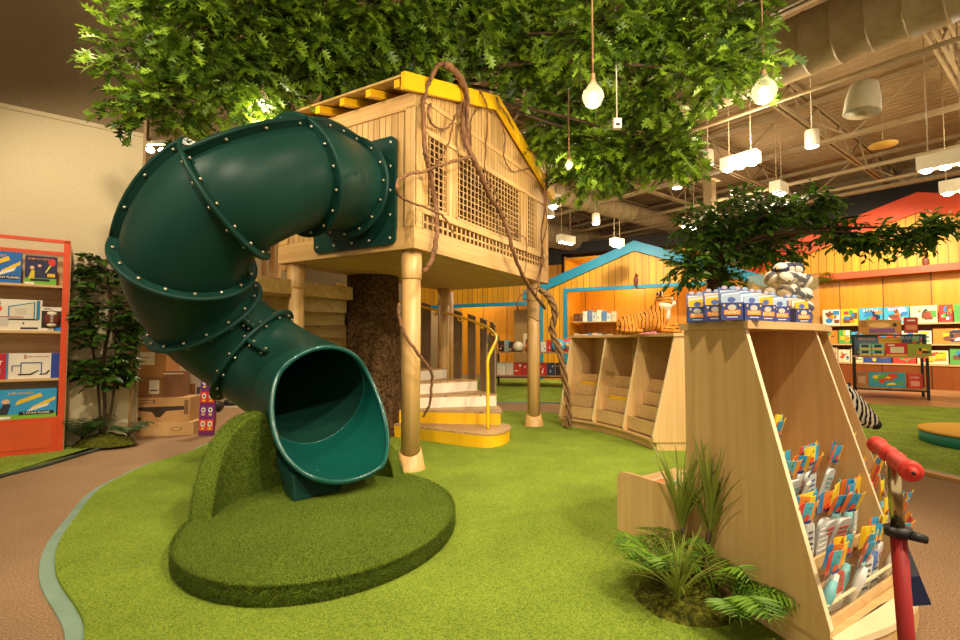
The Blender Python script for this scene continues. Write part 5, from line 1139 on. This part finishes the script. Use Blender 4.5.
# dark header and posts behind the blue gable
hx = lambda px, py, Y: at(px, py, Y)
a = bplane(544, 249); c = bplane(690, 238)
q = MB(); q.box(bplane(540, 250)[0], 1.9, 4.42, xr_+1.5, 2.2, 4.80, 'black'); q.box(bplane(538, 250)[0]-.35, 1.9, 0, bplane(540, 250)[0]+.1, 2.2, 4.80, 'black'); tag(q.build('dark_header', loc=bo, rot=brz), 'dark brown header beam and post rising behind the blue gable', 'beam')['kind'] = 'structure'
q = MB(); q.box(bplane(540, 250)[0]+.2, 2.6, 0, 1.0, 2.7, 4.3, '#c9781e'); struct(q.build('wall_partition', loc=bo, rot=brz))
# orange-trimmed front (runs along the building axis)
oo = V(10.2, 14.3, 0); od = V(.64, -.77, 0).normalized(); orz = math.atan2(od.y, od.x)
def ol(x, y, z): return oo+od*x+V(-od.y, od.x, 0)*y+V(0, 0, z)
def oplane(px, py):
    r = ray(px, py); o = V(0, 0, EYE); n_ = V(-od.y, od.x, 0); t = (oo-o).dot(n_)/r.dot(n_); p = o+r*t; return (p-oo).dot(od), p.z
oh = thing('gabled_shop_front', 'ochre timber shop front with an orange-red gable and wall shelves of games', 'shop front', oo, orz)
x0 = oplane(757, 300)[0]; xp, zp = oplane(918, 193); xz, zz0 = oplane(742, 263); x1 = xp+(xp-xz); tz = oplane(890, 272)[1]
so = (zp-zz0)/(xp-xz)
q = MB(); pts = [(x0, tz), (x1, tz), (x1, zz0-.4), (xp, zp-.4), (x0, zp-.4-so*(xp-x0))]
q.hull2([(x, 0, z) for x, z in pts], [(x, .08, z) for x, z in pts], 'ochre'); q.build('siding_wall', oh)
q = MB()
for xe in (xz, x1+1): ze = zp-abs(xe-xp)*so; q.hull2([(xp, -.12, zp-.52), (xp, -.12, zp), (xp, .1, zp), (xp, .1, zp-.52)], [(xe, -.12, ze-.52), (xe, -.12, ze), (xe, .1, ze), (xe, .1, ze-.52)], 'orange')
q.build('gable_board', oh, label='orange-red gable board')
q = MB(); q.box(xz, -.1, 0, xz+.28, .1, zz0-.2, 'orange'); q.build('frame_post', oh, label='orange-red post'); q = MB(); q.box(xz+.2, -.09, tz-.09, x1, .02, tz+.09, 'orange'); q.build('trim_rail', oh, label='orange-red trim rail')
q = MB(); q.box(x0-.1, .35, 1.7, x1, .42, tz, 'ochre_panel'); q.box(x0-.1, .35, 0, x1, .42, 1.7, 'ochre_dark'); q.box(x0-.1, .05, tz-.02, x1, .4, tz+.02, 'ochre_panel'); q.build('shelf_wall', oh)
q = MB(); q.box(x0-.1, -.02, 0, x1, .35, .62, 'ochre_dark'); q.build('base_cabinet', oh)
OZ = [.66, 1.18, 1.72]
for z in OZ: q = MB(); q.box(x0-.1, -.05, z-.04, x1, .35, z, 'mapleh'); q.build('shelf', oh)
rd = random.Random(33)
BASE = [('#f2c51c', 'yellow'), ('#e9e2d2', 'white'), ('#3fb2d8', 'light blue'), ('#57a848', 'green'), ('#d5362a', 'red'), ('#f08a24', 'orange'), ('#e9d9b0', 'cream'), ('#2b4a8f', 'dark blue'), ('#16181c', 'black')]
PALG = ['#e2432a', '#2f86c8', '#f2c51c', '#57a848', '#f4efe2', '#7a4a2a', '#e88a2a', '#222a4a']
cnt = {}
TOP = [(.45, 1, ''), (.42, 0, ''), (.55, 2, 'BATTLE'), (.55, 2, 'BATTLE'), (.55, 6, ''), (.28, 4, ''), (.95, 3, 'MONOPOLY'), (1.0, 6, 'LINK'), (.55, 8, ''), (.5, 0, '')]
row = ['lowest', 'middle', 'top']
xstart = oplane(822, 322)[0]
for zi, z in ((2, OZ[2]), (1, OZ[1]), (0, OZ[0])):
    x = xstart-(.25 if zi < 2 else 0); i = 0
    while x < xstart+4.6:
        if zi == 2 and i < len(TOP): w, bi, word = TOP[i]; h = .44
        else: w, bi, word = rd.choice([.3, .4, .5, .62]), rd.randrange(8), ''
        h = .44 if zi == 2 else rd.uniform(.3, .42)
        if zi == 2 and word == 'LINK': h = .5; items = [('r', .16, .35, .28, .62, '#b5314a'), ('r', .36, .35, .48, .62, '#8fb0b8'), ('r', .56, .35, .68, .62, '#8a9a2a'), ('r', .76, .35, .88, .62, '#e07a2a'), ('t', 'L I N K', .52, .48, .18, '#f4efe2')]
        else: items = rndart(rd, PALG, 12, word, '#c9301f' if bi in (0, 1, 3, 6) else '#f4efe2', 1.6)
        cl, cn_ = BASE[bi]
        carton('game_box', '%s game box on the %s ochre wall shelf, place %s counting rightwards' % (cn_, row[zi], ['one', 'two', 'three', 'four', 'five', 'six', 'seven', 'eight', 'nine', 'ten', 'eleven', 'twelve', 'thirteen', 'fourteen', 'fifteen', 'sixteen'][i]), 'game box', ol(x+w/2, .07, z+.002), orz, w-.03, h, .09, cl, items, 'game boxes on the ochre wall shelves', tilt=-.08 if zi < 2 else 0)
        x += w; i += 1
bgp = MB(); bgp.box(oplane(760, 260)[0], .6, 4.9, x1+3, .9, 5.5, 'black'); tag(bgp.build('dark_header', loc=oo, rot=orz), 'dark header band above the orange gable', 'beam')['kind'] = 'structure'
for (px, py, pl, lb) in ((636, 281, 'b', 'small brown bird figure perched on the yellow siding of the blue gable'), (926, 262, 'o', 'small dark bird figure on the ochre siding near the orange gable'), (478, 278, 'b', 'small dark bird figure on the yellow siding above the left blue lintel')):
    (x, z) = bplane(px, py) if pl == 'b' else oplane(px, py); p = (bl if pl == 'b' else ol)(x, -.06 if pl == 'b' else -.06, z)
    q = MB(); q.ball((0, 0, 0), (.07, .04, .14), '#6b2f14', 12, 8); q.ball((.02, 0, .17), (.045, .035, .05), '#6b2f14', 10, 7); q.tube([(-.02, .0, -.12), (.06, .02, -.24)], [.03, .015], '#3a1a0c', 8); q.tube([(.05, 0, .17), (.10, 0, .165)], [.012, .004], '#c97a2a', 6)
    tag(q.build('bird_figure', loc=p, rot=(brz if pl == 'b' else orz)), lb, 'bird figure')

# ------------------------------------------------------------------ display tables
def table(name, label, loc, rz, w, d, h, low=.25, up=None):
    T = thing(name, label, 'display table', loc, rz, 'black-legged display tables')
    q = MB(); q.box(-w/2, -d/2, h-.04, w/2, d/2, h, 'floorwood'); q.build('table_top', T); q = MB(); q.box(-w/2+.02, -d/2+.02, low-.03, w/2-.02, d/2-.02, low, 'floorwood'); q.build('lower_shelf', T)
    for i, x in enumerate((-w/2, w/2-.05)):
        for y in (-d/2, d/2-.05): q = MB(); q.box(x, y, 0, x+.05, y+.05, (up if up and y > 0 else h-.04), 'black'); q.build('leg', T)
    q = MB(); q.box(-w/2, -d/2, low-.06, w/2, -d/2+.03, low-.03, 'black'); q.build('rail', T); q = MB(); q.box(-w/2, d/2-.03, low-.06, w/2, d/2, low-.03, 'black')
    q.build('rail', T)
    if up:
        q = MB(); q.box(-w/2, 0, up-.03, w/2, .05, up, 'black'); q.box(-w/2+.0, 0, h, -w/2+.05, .05, up-.03, 'black'); q.box(w/2-.05, 0, h, w/2, .05, up-.03, 'black'); q.build('upper_frame', T)
    if up: q = MB(); q.box(-w/2+.2, .0, up, w/2-.5, d/2, up+.03, 'floorwood'); q.build('upper_shelf', T)
    return T
# table 1 behind right post
t1l = gnd(498, 388); t1 = V(t1l.x+1.05, t1l.y+.35, .03); r1 = -.16
table('display_table', 'black-legged display table of balls in front of the blue gabled front', t1, r1, 2.2, .8, .93, .30)
def on1(x, y, z): c_, s_ = math.cos(r1), math.sin(r1); return t1+V(x*c_-y*s_, x*s_+y*c_, z+.002)
rd = random.Random(41); ORD = ['first', 'second', 'third', 'fourth', 'fifth', 'sixth', 'seventh', 'eighth', 'ninth', 'tenth', 'eleventh', 'twelfth']
for i, (x, col, cn_) in enumerate(((-.95, '#2a2622', 'black'), (-.78, '#7fa8b0', 'pale teal'), (-.66, '#3a332c', 'dark'), (-.20, '#7a4a2a', 'brown'), (.0, '#2b4a8f', 'blue'), (.22, '#e9e2d2', 'white'), (.36, '#c9301f', 'red'), (.50, '#3a332c', 'charcoal'))):
    carton('boxed_toy', '%s upright box on the ball table, %s from its left end' % (cn_, ORD[i]), 'boxed toy', on1(x, .0, .93), r1, .15, rd.uniform(.26, .36), .12, col, rndart(rd, PALG, 3), 'upright boxes on the ball table')
for x, c, lb in ((-.46, '#efe6d2', 'white ball in a box on the ball table'), (-.04+-.08, '#ef7a2a', 'orange basketball on the ball table left of the post')):
    q = MB(); q.ball((0, 0, .14), .14, c, 20, 12); q.tube([(-.12, -.12, .01), (.12, -.12, .01)], .012, '#1c1a18', 6); tag(q.build('toy_ball', loc=on1(x, -.25, .93)), lb, 'ball')
for i, x in enumerate((.62, .86, 1.0)):
    q = MB(); n_ = 28; q.tube([V(0, 0, .18), V(0, .02, .18)], .18, ['#4aa0c0', '#e2432a', '#2f6fb0'][i], n_); q.tube([V(0, -.01, .18), V(0, 0, .18)], .10, ['#e9e2d2', '#2f9fc8', '#e9e2d2'][i], n_); q.tube([V(0, -.02, .18), V(0, -.01, .18)], .05, '#f0b41a', n_)
    tag(q.build('frisbee_disc', loc=on1(x, -.2+.06*i, .93), rot=(-.15, 0, r1)), ['pale blue disc toy at the right of the ball table', 'large red disc toy with a blue centre on the ball table', 'dark blue disc toy at the right end of the ball table'][i], 'disc', 'round disc toys on the ball table')
for i in range(9):
    col, cn_ = [('#e9e2d2', 'white'), ('#d9cdbb', 'grey-white'), ('#c9301f', 'red'), ('#b52a28', 'dark red'), ('#c9301f', 'red'), ('#c02a2a', 'red'), ('#2b3a5f', 'navy'), ('#2a1f2a', 'near-black'), ('#3a2028', 'maroon')][i]
    carton('boxed_toy', '%s carton under the ball table, %s from the left' % (cn_, ORD[i]), 'boxed toy', on1(-.93+i*.225, -.05, .30), r1, .215, .33, .3, col, rndart(rd, ['#efe6d2', '#f0c8b0', '#1c1a18', '#d9cdbb'], 3), 'cartons on the lower shelf of the ball table')
# cabinet behind (taupe, with a red house print)
q = MB(); q.box(-.62, 0, 0, .62, .5, 2.35, '#94733f'); q.box(-.25, -.01, 1.05, .28, 0, 1.5, '#cdbd98'); art(q, [('p', [(.38, .42), (.5, .50), (.62, .42), (.62, .38), (.38, .38)], '#c0281e')], 1.24, 2.6, -.012)
q.box(.63, .05, 0, 1.3, .5, 2.2, '#b5762a')
for r_ in range(3):
    for c_ in range(4): q.box(.68+c_*.14, .02, 1.0+r_*.42, .79+c_*.14, .06, 1.28+r_*.42, ['#2a2622', '#e9e2d2', '#7a8a7a', '#3a5a8a'][(c_+r_) % 4])
tag(q.build('storage_cabinet', loc=bl(bplane(520, 340)[0], .9, .03), rot=brz), 'tall brown cabinet with a red print and shelves of small boxes beside it', 'cabinet')
# person far behind the stair slats (dark clothes)
ps = thing('person', 'person in dark clothes standing behind the staircase slats', 'person', gnd(492.5, 380).xy.to_3d()+V(0, 0, .03), .3)
q = MB(); capsule(q, [(-.09, 0, .05), (-.1, .0, .5), (-.08, 0, .9)], [.055, .065, .09], '#5a5340'); capsule(q, [(.09, 0, .05), (.1, .0, .5), (.08, 0, .9)], [.055, .065, .09], '#5a5340')
capsule(q, [(0, 0, .92), (0, 0, 1.15), (0, 0, 1.38)], [.15, .14, .16], '#2a2622')
for s_ in (-1, 1): capsule(q, [(s_*.17, 0, 1.38), (s_*.23, -.02, 1.12), (s_*.21, -.12, .9)], [.055, .045, .038], '#2a2622')
capsule(q, [(0, 0, 1.45), (0, 0, 1.55)], [.06, .055], '#c08a62'); plushbody('body', q, ps, .02, 4)
q = MB(); q.ball((0, 0, 1.64), (.08, .095, .11), '#c08a62', 16, 12); q.ball((0, -.095, 1.63), (.014, .02, .02), '#c08a62', 8, 6); [q.ball((s_*.03, -.085, 1.66), .01, '#2a1a12', 8, 6) for s_ in (-1, 1)]; q.box(-.025, -.092, 1.59, .025, -.086, 1.597, '#8a4a3a'); [q.ball((s_*.08, 0, 1.64), (.012, .02, .028), '#c08a62', 8, 6) for s_ in (-1, 1)]; hd2 = q.build('head', ps)
q = MB(); q.ball((0, .02, 1.68), (.092, .10, .10), '#2a1a12', 16, 10); q.build('hair', hd2)
for s_ in (-1, 1):
    q = MB(); q.ball((s_*.21, -.14, .84), (.02, .035, .045), '#c08a62', 10, 8)
    for f in range(4): q.tube([V(s_*.21-.015+f*.011, -.15, .81), V(s_*.21-.015+f*.011, -.165, .765+.004*abs(f-1.5))], [.009, .007], '#c08a62', 6)
    q.tube([V(s_*.19, -.15, .84), V(s_*.175, -.175, .80)], [.010, .008], '#c08a62', 6); q.build('hand', ps)
    q = MB(); q.ball((s_*.09, -.05, .04), (.05, .13, .045), '#1a1816', 12, 8); q.build('shoe', ps)

# table 2 on the right
t2 = V((887-480)/500*11.0*1.0, 11.0, .026); r2 = -.62
table('display_table', 'black-framed tiered display table of games on the wooden floor', t2, r2, 1.25, .85, .90, .22, 1.36)
def on2(x, y, z): c_, s_ = math.cos(r2), math.sin(r2); return t2+V(x*c_-y*s_, x*s_+y*c_, z+.002)
gg = 'games on the tiered table'
carton('game_box', 'long tan and blue game box on top of the tiered table', 'game box', on2(-.12, .2, 1.39), r2, .75, .30, .2, '#c08a3a', [('r', .25, .05, .85, .35, '#2b5a9f'), ('t', 'OPERATION', .55, .2, .28, '#d9402a'), ('e', .5, .6, .25, .2, '#e8b86a'), ('e', .85, .6, .05, .15, '#3a2a1a'), ('r', .05, .45, .2, .9, '#9a6a2a')], gg)
carton('game_box', 'small red game box standing at the right on top of the table', 'game box', on2(.42, .2, 1.39), r2, .22, .34, .2, '#b5371f', [('r', .1, .2, .9, .5, '#d98a5a'), ('r', .2, .76, .8, .84, '#f4efe2')], gg)
carton('game_box', 'slate-blue train game box on the middle tier, left', 'game box', on2(-.36, .1, .90), r2, .42, .43, .08, '#5a7488', [('t', 'TROUBLE', .5, .84, .16, '#e8892a'), ('e', .5, .4, .35, .25, '#a8763a'), ('r', .1, .1, .9, .2, '#d9b05a')], gg)
carton('game_box', 'yellow party game box in the centre of the middle tier', 'game box', on2(.08, .12, .90), r2, .44, .40, .08, '#e0b02a', [('t', 'PICTIONARY', .5, .82, .13, '#3a2a1a'), ('r', .35, .2, .8, .6, '#efe6d2')], gg)
carton('game_box', 'dark blue patterned game box at the right of the middle tier', 'game box', on2(.45, .06, .90), r2, .40, .46, .08, '#3a4a5f', rndart(random.Random(9), k=1.3, pal=['#c9402a', '#e0b02a', '#5a8ab0', '#6a9a4a'], n=9, word='SEQUENCE', wc='#9fb0b8'), gg)
for i, (x, z) in enumerate(((-.40, .0), (-.18, .0), (-.40, .13), (-.18, .13))):
    carton('game_box', 'small teal and yellow card box, %s' % ['lower left of the four in front on the tier', 'lower right of the four in front on the tier', 'upper left of the four in front on the tier', 'upper right of the four in front on the tier'][i], 'game box', on2(x-.0, -.2, .90+z), r2, .20, .125, .08, '#7fb8b0', [('r', 0, 0, 1, .25, '#e0c02a'), ('r', .2, .35, .8, .85, '#2a3a3a')], gg)
carton('game_box', 'red box with a cream window in front on the middle tier', 'game box', on2(.14, -.2, .90), r2, .38, .27, .1, '#c0281e', [('r', .2, .22, .8, .7, '#cfd0a0'), ('r', 0, 0, 1, .1, '#e0c02a'), ('r', .1, .8, .4, .88, '#f4efe2')], gg)
carton('game_box', 'green and yellow horse game box in front on the middle tier', 'game box', on2(.50, -.22, .90), r2, .38, .25, .1, '#8a9a2a', rndart(random.Random(12), k=1.5, pal=['#e0c02a', '#d9822a', '#efe6d2', '#3a2a1a'], n=7), gg)
carton('game_box', 'long bright game box with yellow figures on the low shelf', 'game box', on2(-.05, -.15, .22), r2, .62, .32, .2, '#3f9fb0', rndart(random.Random(14), k=1.5, pal=['#f2d01c', '#f2c51c', '#e0432a', '#57a848', '#f2e01c'], n=14), gg, side='#8a5a34')
carton('game_box', 'red game box at the right of the low shelf', 'game box', on2(.42, -.12, .22), r2, .24, .30, .2, '#d5462a', [('t', 'SORRY', .5, .75, .16, '#f4efe2'), ('r', .2, .15, .8, .5, '#e8a080')], gg)
carton('game_box', 'pale brown game box at the left of the low shelf', 'game box', on2(-.48, -.1, .22), r2, .16, .32, .2, '#a5744a', [('r', .1, .2, .9, .7, '#cfa27a')], gg)
# teal podium
pd = thing('round_podium', 'round teal podium with a yellow top at the right edge', 'podium', V(5.95, 5.75, .028))
q = MB(); q.lathe([(.72, 0), (.72, .13)], '#1d8a7c', 64); q.build('drum', pd); q = MB(); q.lathe([(.73, .13), (.73, .15), (.72, .155)], '#e0a92e', 64); q.build('top', pd)

# ------------------------------------------------------------------ hanging lamps
def lamp_point(p, e, nm='lamp_or_fill_light', r=.05, spot=None):
    pass
def cyl_pendant(px, py, Y, label, s=1.0):
    p = at(px, py, Y); T = thing('cylinder_pendant', label, 'pendant lamp', p, 0, 'white cylinder pendant lamps')
    q = MB(); q.lathe([(.10*s, -.13*s), (.105*s, -.125*s), (.105*s, .14*s), (.09*s, .15*s), (.02, .152*s)], 'fixture', 20); q.build('shade', T)
    q = MB(); q.lathe([(.001, -.128*s), (.092*s, -.132*s), (.092*s, -.135*s)], 'glow', 20); q.build('bulb', T); q = MB(); q.tube([(0, 0, .15*s), (0, 0, 6.15-p.z)], .007, 'fixture', 6); q.build('cord', T)
for a_ in ((812, 139, 8.2, 'white cylinder pendant between the speaker and the globe bulb'), (708, 158, 9.5, 'white cylinder pendant partly behind the right edge of the oak leaves'), (677, 182, 10.5, 'white cylinder pendant below the oak canopy tip'), (596, 219, 13, 'white cylinder pendant above the blue gable, left side'), (549, 210, 9.5, 'white cylinder pendant just right of the playhouse corner')): cyl_pendant(*a_)
def box_fix(px, py, Y, n_, label, rz=RA, w=.2):
    p = at(px, py, Y); L = w*n_; T = thing('spot_box_lamp', label, 'ceiling lamp', p, rz, 'white box lamps with spot bulbs')
    q = MB(); q.box(-L/2, -.1, -.08, L/2, .1, .12, 'fixture'); q.build('housing', T)
    for i in range(n_): q = MB(); q.ball((-L/2+w*(i+.5), 0, -.09), (.07, .07, .035), 'glow', 14, 8); q.build('bulb', T)
    q = MB(); q.tube([(-L*.3, 0, .12), (-L*.3, 0, 6.15-p.z)], .008, 'steel', 6); q.tube([(L*.3, 0, .12), (L*.3, 0, 6.15-p.z)], .008, 'steel', 6); q.build('rod', T)
RB = RA+PI/2
for a_ in ((740, 162, 8.4, 3, 'three-bulb white box lamp nearest below the large duct', RB-PI), (779, 189, 9.5, 2, 'two-bulb white box lamp above the far tree', RA), (690, 224, 11, 3, 'three-bulb white box lamp beside the far tree crown', RA), (566, 240, 14, 3, 'three-bulb white box lamp left of the blue gable peak', RA),
           (617, 243, 13.4, 2, 'two-bulb white box lamp right at the blue gable peak', RA), (945, 161, 7.0, 3, 'three-bulb white box lamp at the right edge', RB-PI), (956, 187, 8.2, 2, 'box lamp cut off at the right edge, the lower one', RB-PI), (553, 202, 8.5, 1, 'single box lamp peeking past the playhouse corner', RA)): box_fix(*a_)
p = at(152, 147, 7.2); T = thing('track_light', 'row of three glowing track spots at the cream wall top', 'track light', p, -.15); q = MB(); q.box(-.28, -.03, .03, .28, .03, .09, 'fixture'); q.build('track', T)
for i in range(3): q = MB(); q.ball((-.2+i*.2, -.03, -.03-.025*i), (.055, .055, .04), 'glow', 14, 8); q.build('bulb', T)
q = MB(); q.tube([(.0, 0, .09), (0, 0, 6.22-p.z)], .008, 'steel', 6); q.build('rod', T)
def globe(px, py, Y, label, r=.10, zt=5.9):
    p = at(px, py, Y); T = thing('globe_pendant', label, 'pendant lamp', p, 0, 'clear globe bulbs in the oak canopy')
    q = MB(); q.lathe([(.02, -r), (r*.7, -r*.72), (r, 0), (r*.86, r*.5), (r*.42, r*1.1), (r*.24, r*1.5)], 'bulbglass', 24); q.build('glass_globe', T)
    q = MB(); q.ball((0, 0, 0), (r*.34, r*.34, r*.45), 'glow', 14, 9); q.build('filament', T); q = MB(); q.tube([(0, 0, r*1.4), (0, 0, r*2.1)], .02, 'rope', 10); q.tube([(0, 0, r*2.1), (0, 0, zt-p.z)], .008, 'rope', 6); q.build('cord', T)
    l = light('POINT', (0, 0, -r*1.3), 8, size=r*.5, name='lamp_or_fill_light'); l.parent = T
globe(593, 97, 4.2, 'clear globe bulb hanging in front of the oak leaves', .095); globe(764, 92, 4.4, 'clear globe bulb at the right tip of the oak canopy', .11); globe(262, 103, 4.6, 'glowing globe bulb half hidden in leaves above the slide', .08)
globe(569, 165, 6.0, 'small globe bulb deep in the leaves by the right eave', .045)
p = at(863, 98, 6.2); T = thing('pendant_speaker', 'white pendant speaker hanging at upper right', 'speaker', p); T.rotation_euler = (0, .12, 0)
q = MB(); q.lathe([(.19, -.20), (.20, -.19), (.185, 0), (.15, .17), (.12, .19), (.02, .195)], '#e0d3b4', 32); q.build('housing', T); q = MB(); q.lathe([(.175, -.202), (.02, -.206)], '#c8b994', 32); q.build('grille', T); q = MB(); q.tube([(0, 0, .19), (.06, 0, 6.1-p.z)], .006, 'steel', 6); q.build('cable', T)
p = at(617, 124, 5.0); q = MB(); q.box(-.04, -.03, -.05, .04, .03, .05, 'fixture'); q.box(-.02, -.034, -.03, .02, -.03, .0, 'black'); q.tube([(0, 0, .05), (0, 0, 5.9-p.z)], .006, 'fixture', 6); tag(q.build('sensor_box', loc=p), 'small white sensor box hanging below the leaves', 'sensor')
p = at(883, 146, 9.0); q = MB(); q.lathe([(.02, .0), (.22, .01), (.22, .03), (.02, .06)], '#d9a94a', 24); q.tube([(0, 0, .05), (0, 0, 6.1-p.z)], .008, 'steel', 6); tag(q.build('ceiling_disc', loc=p), 'flat tan disc hanging under the roof beside the speaker', 'disc')
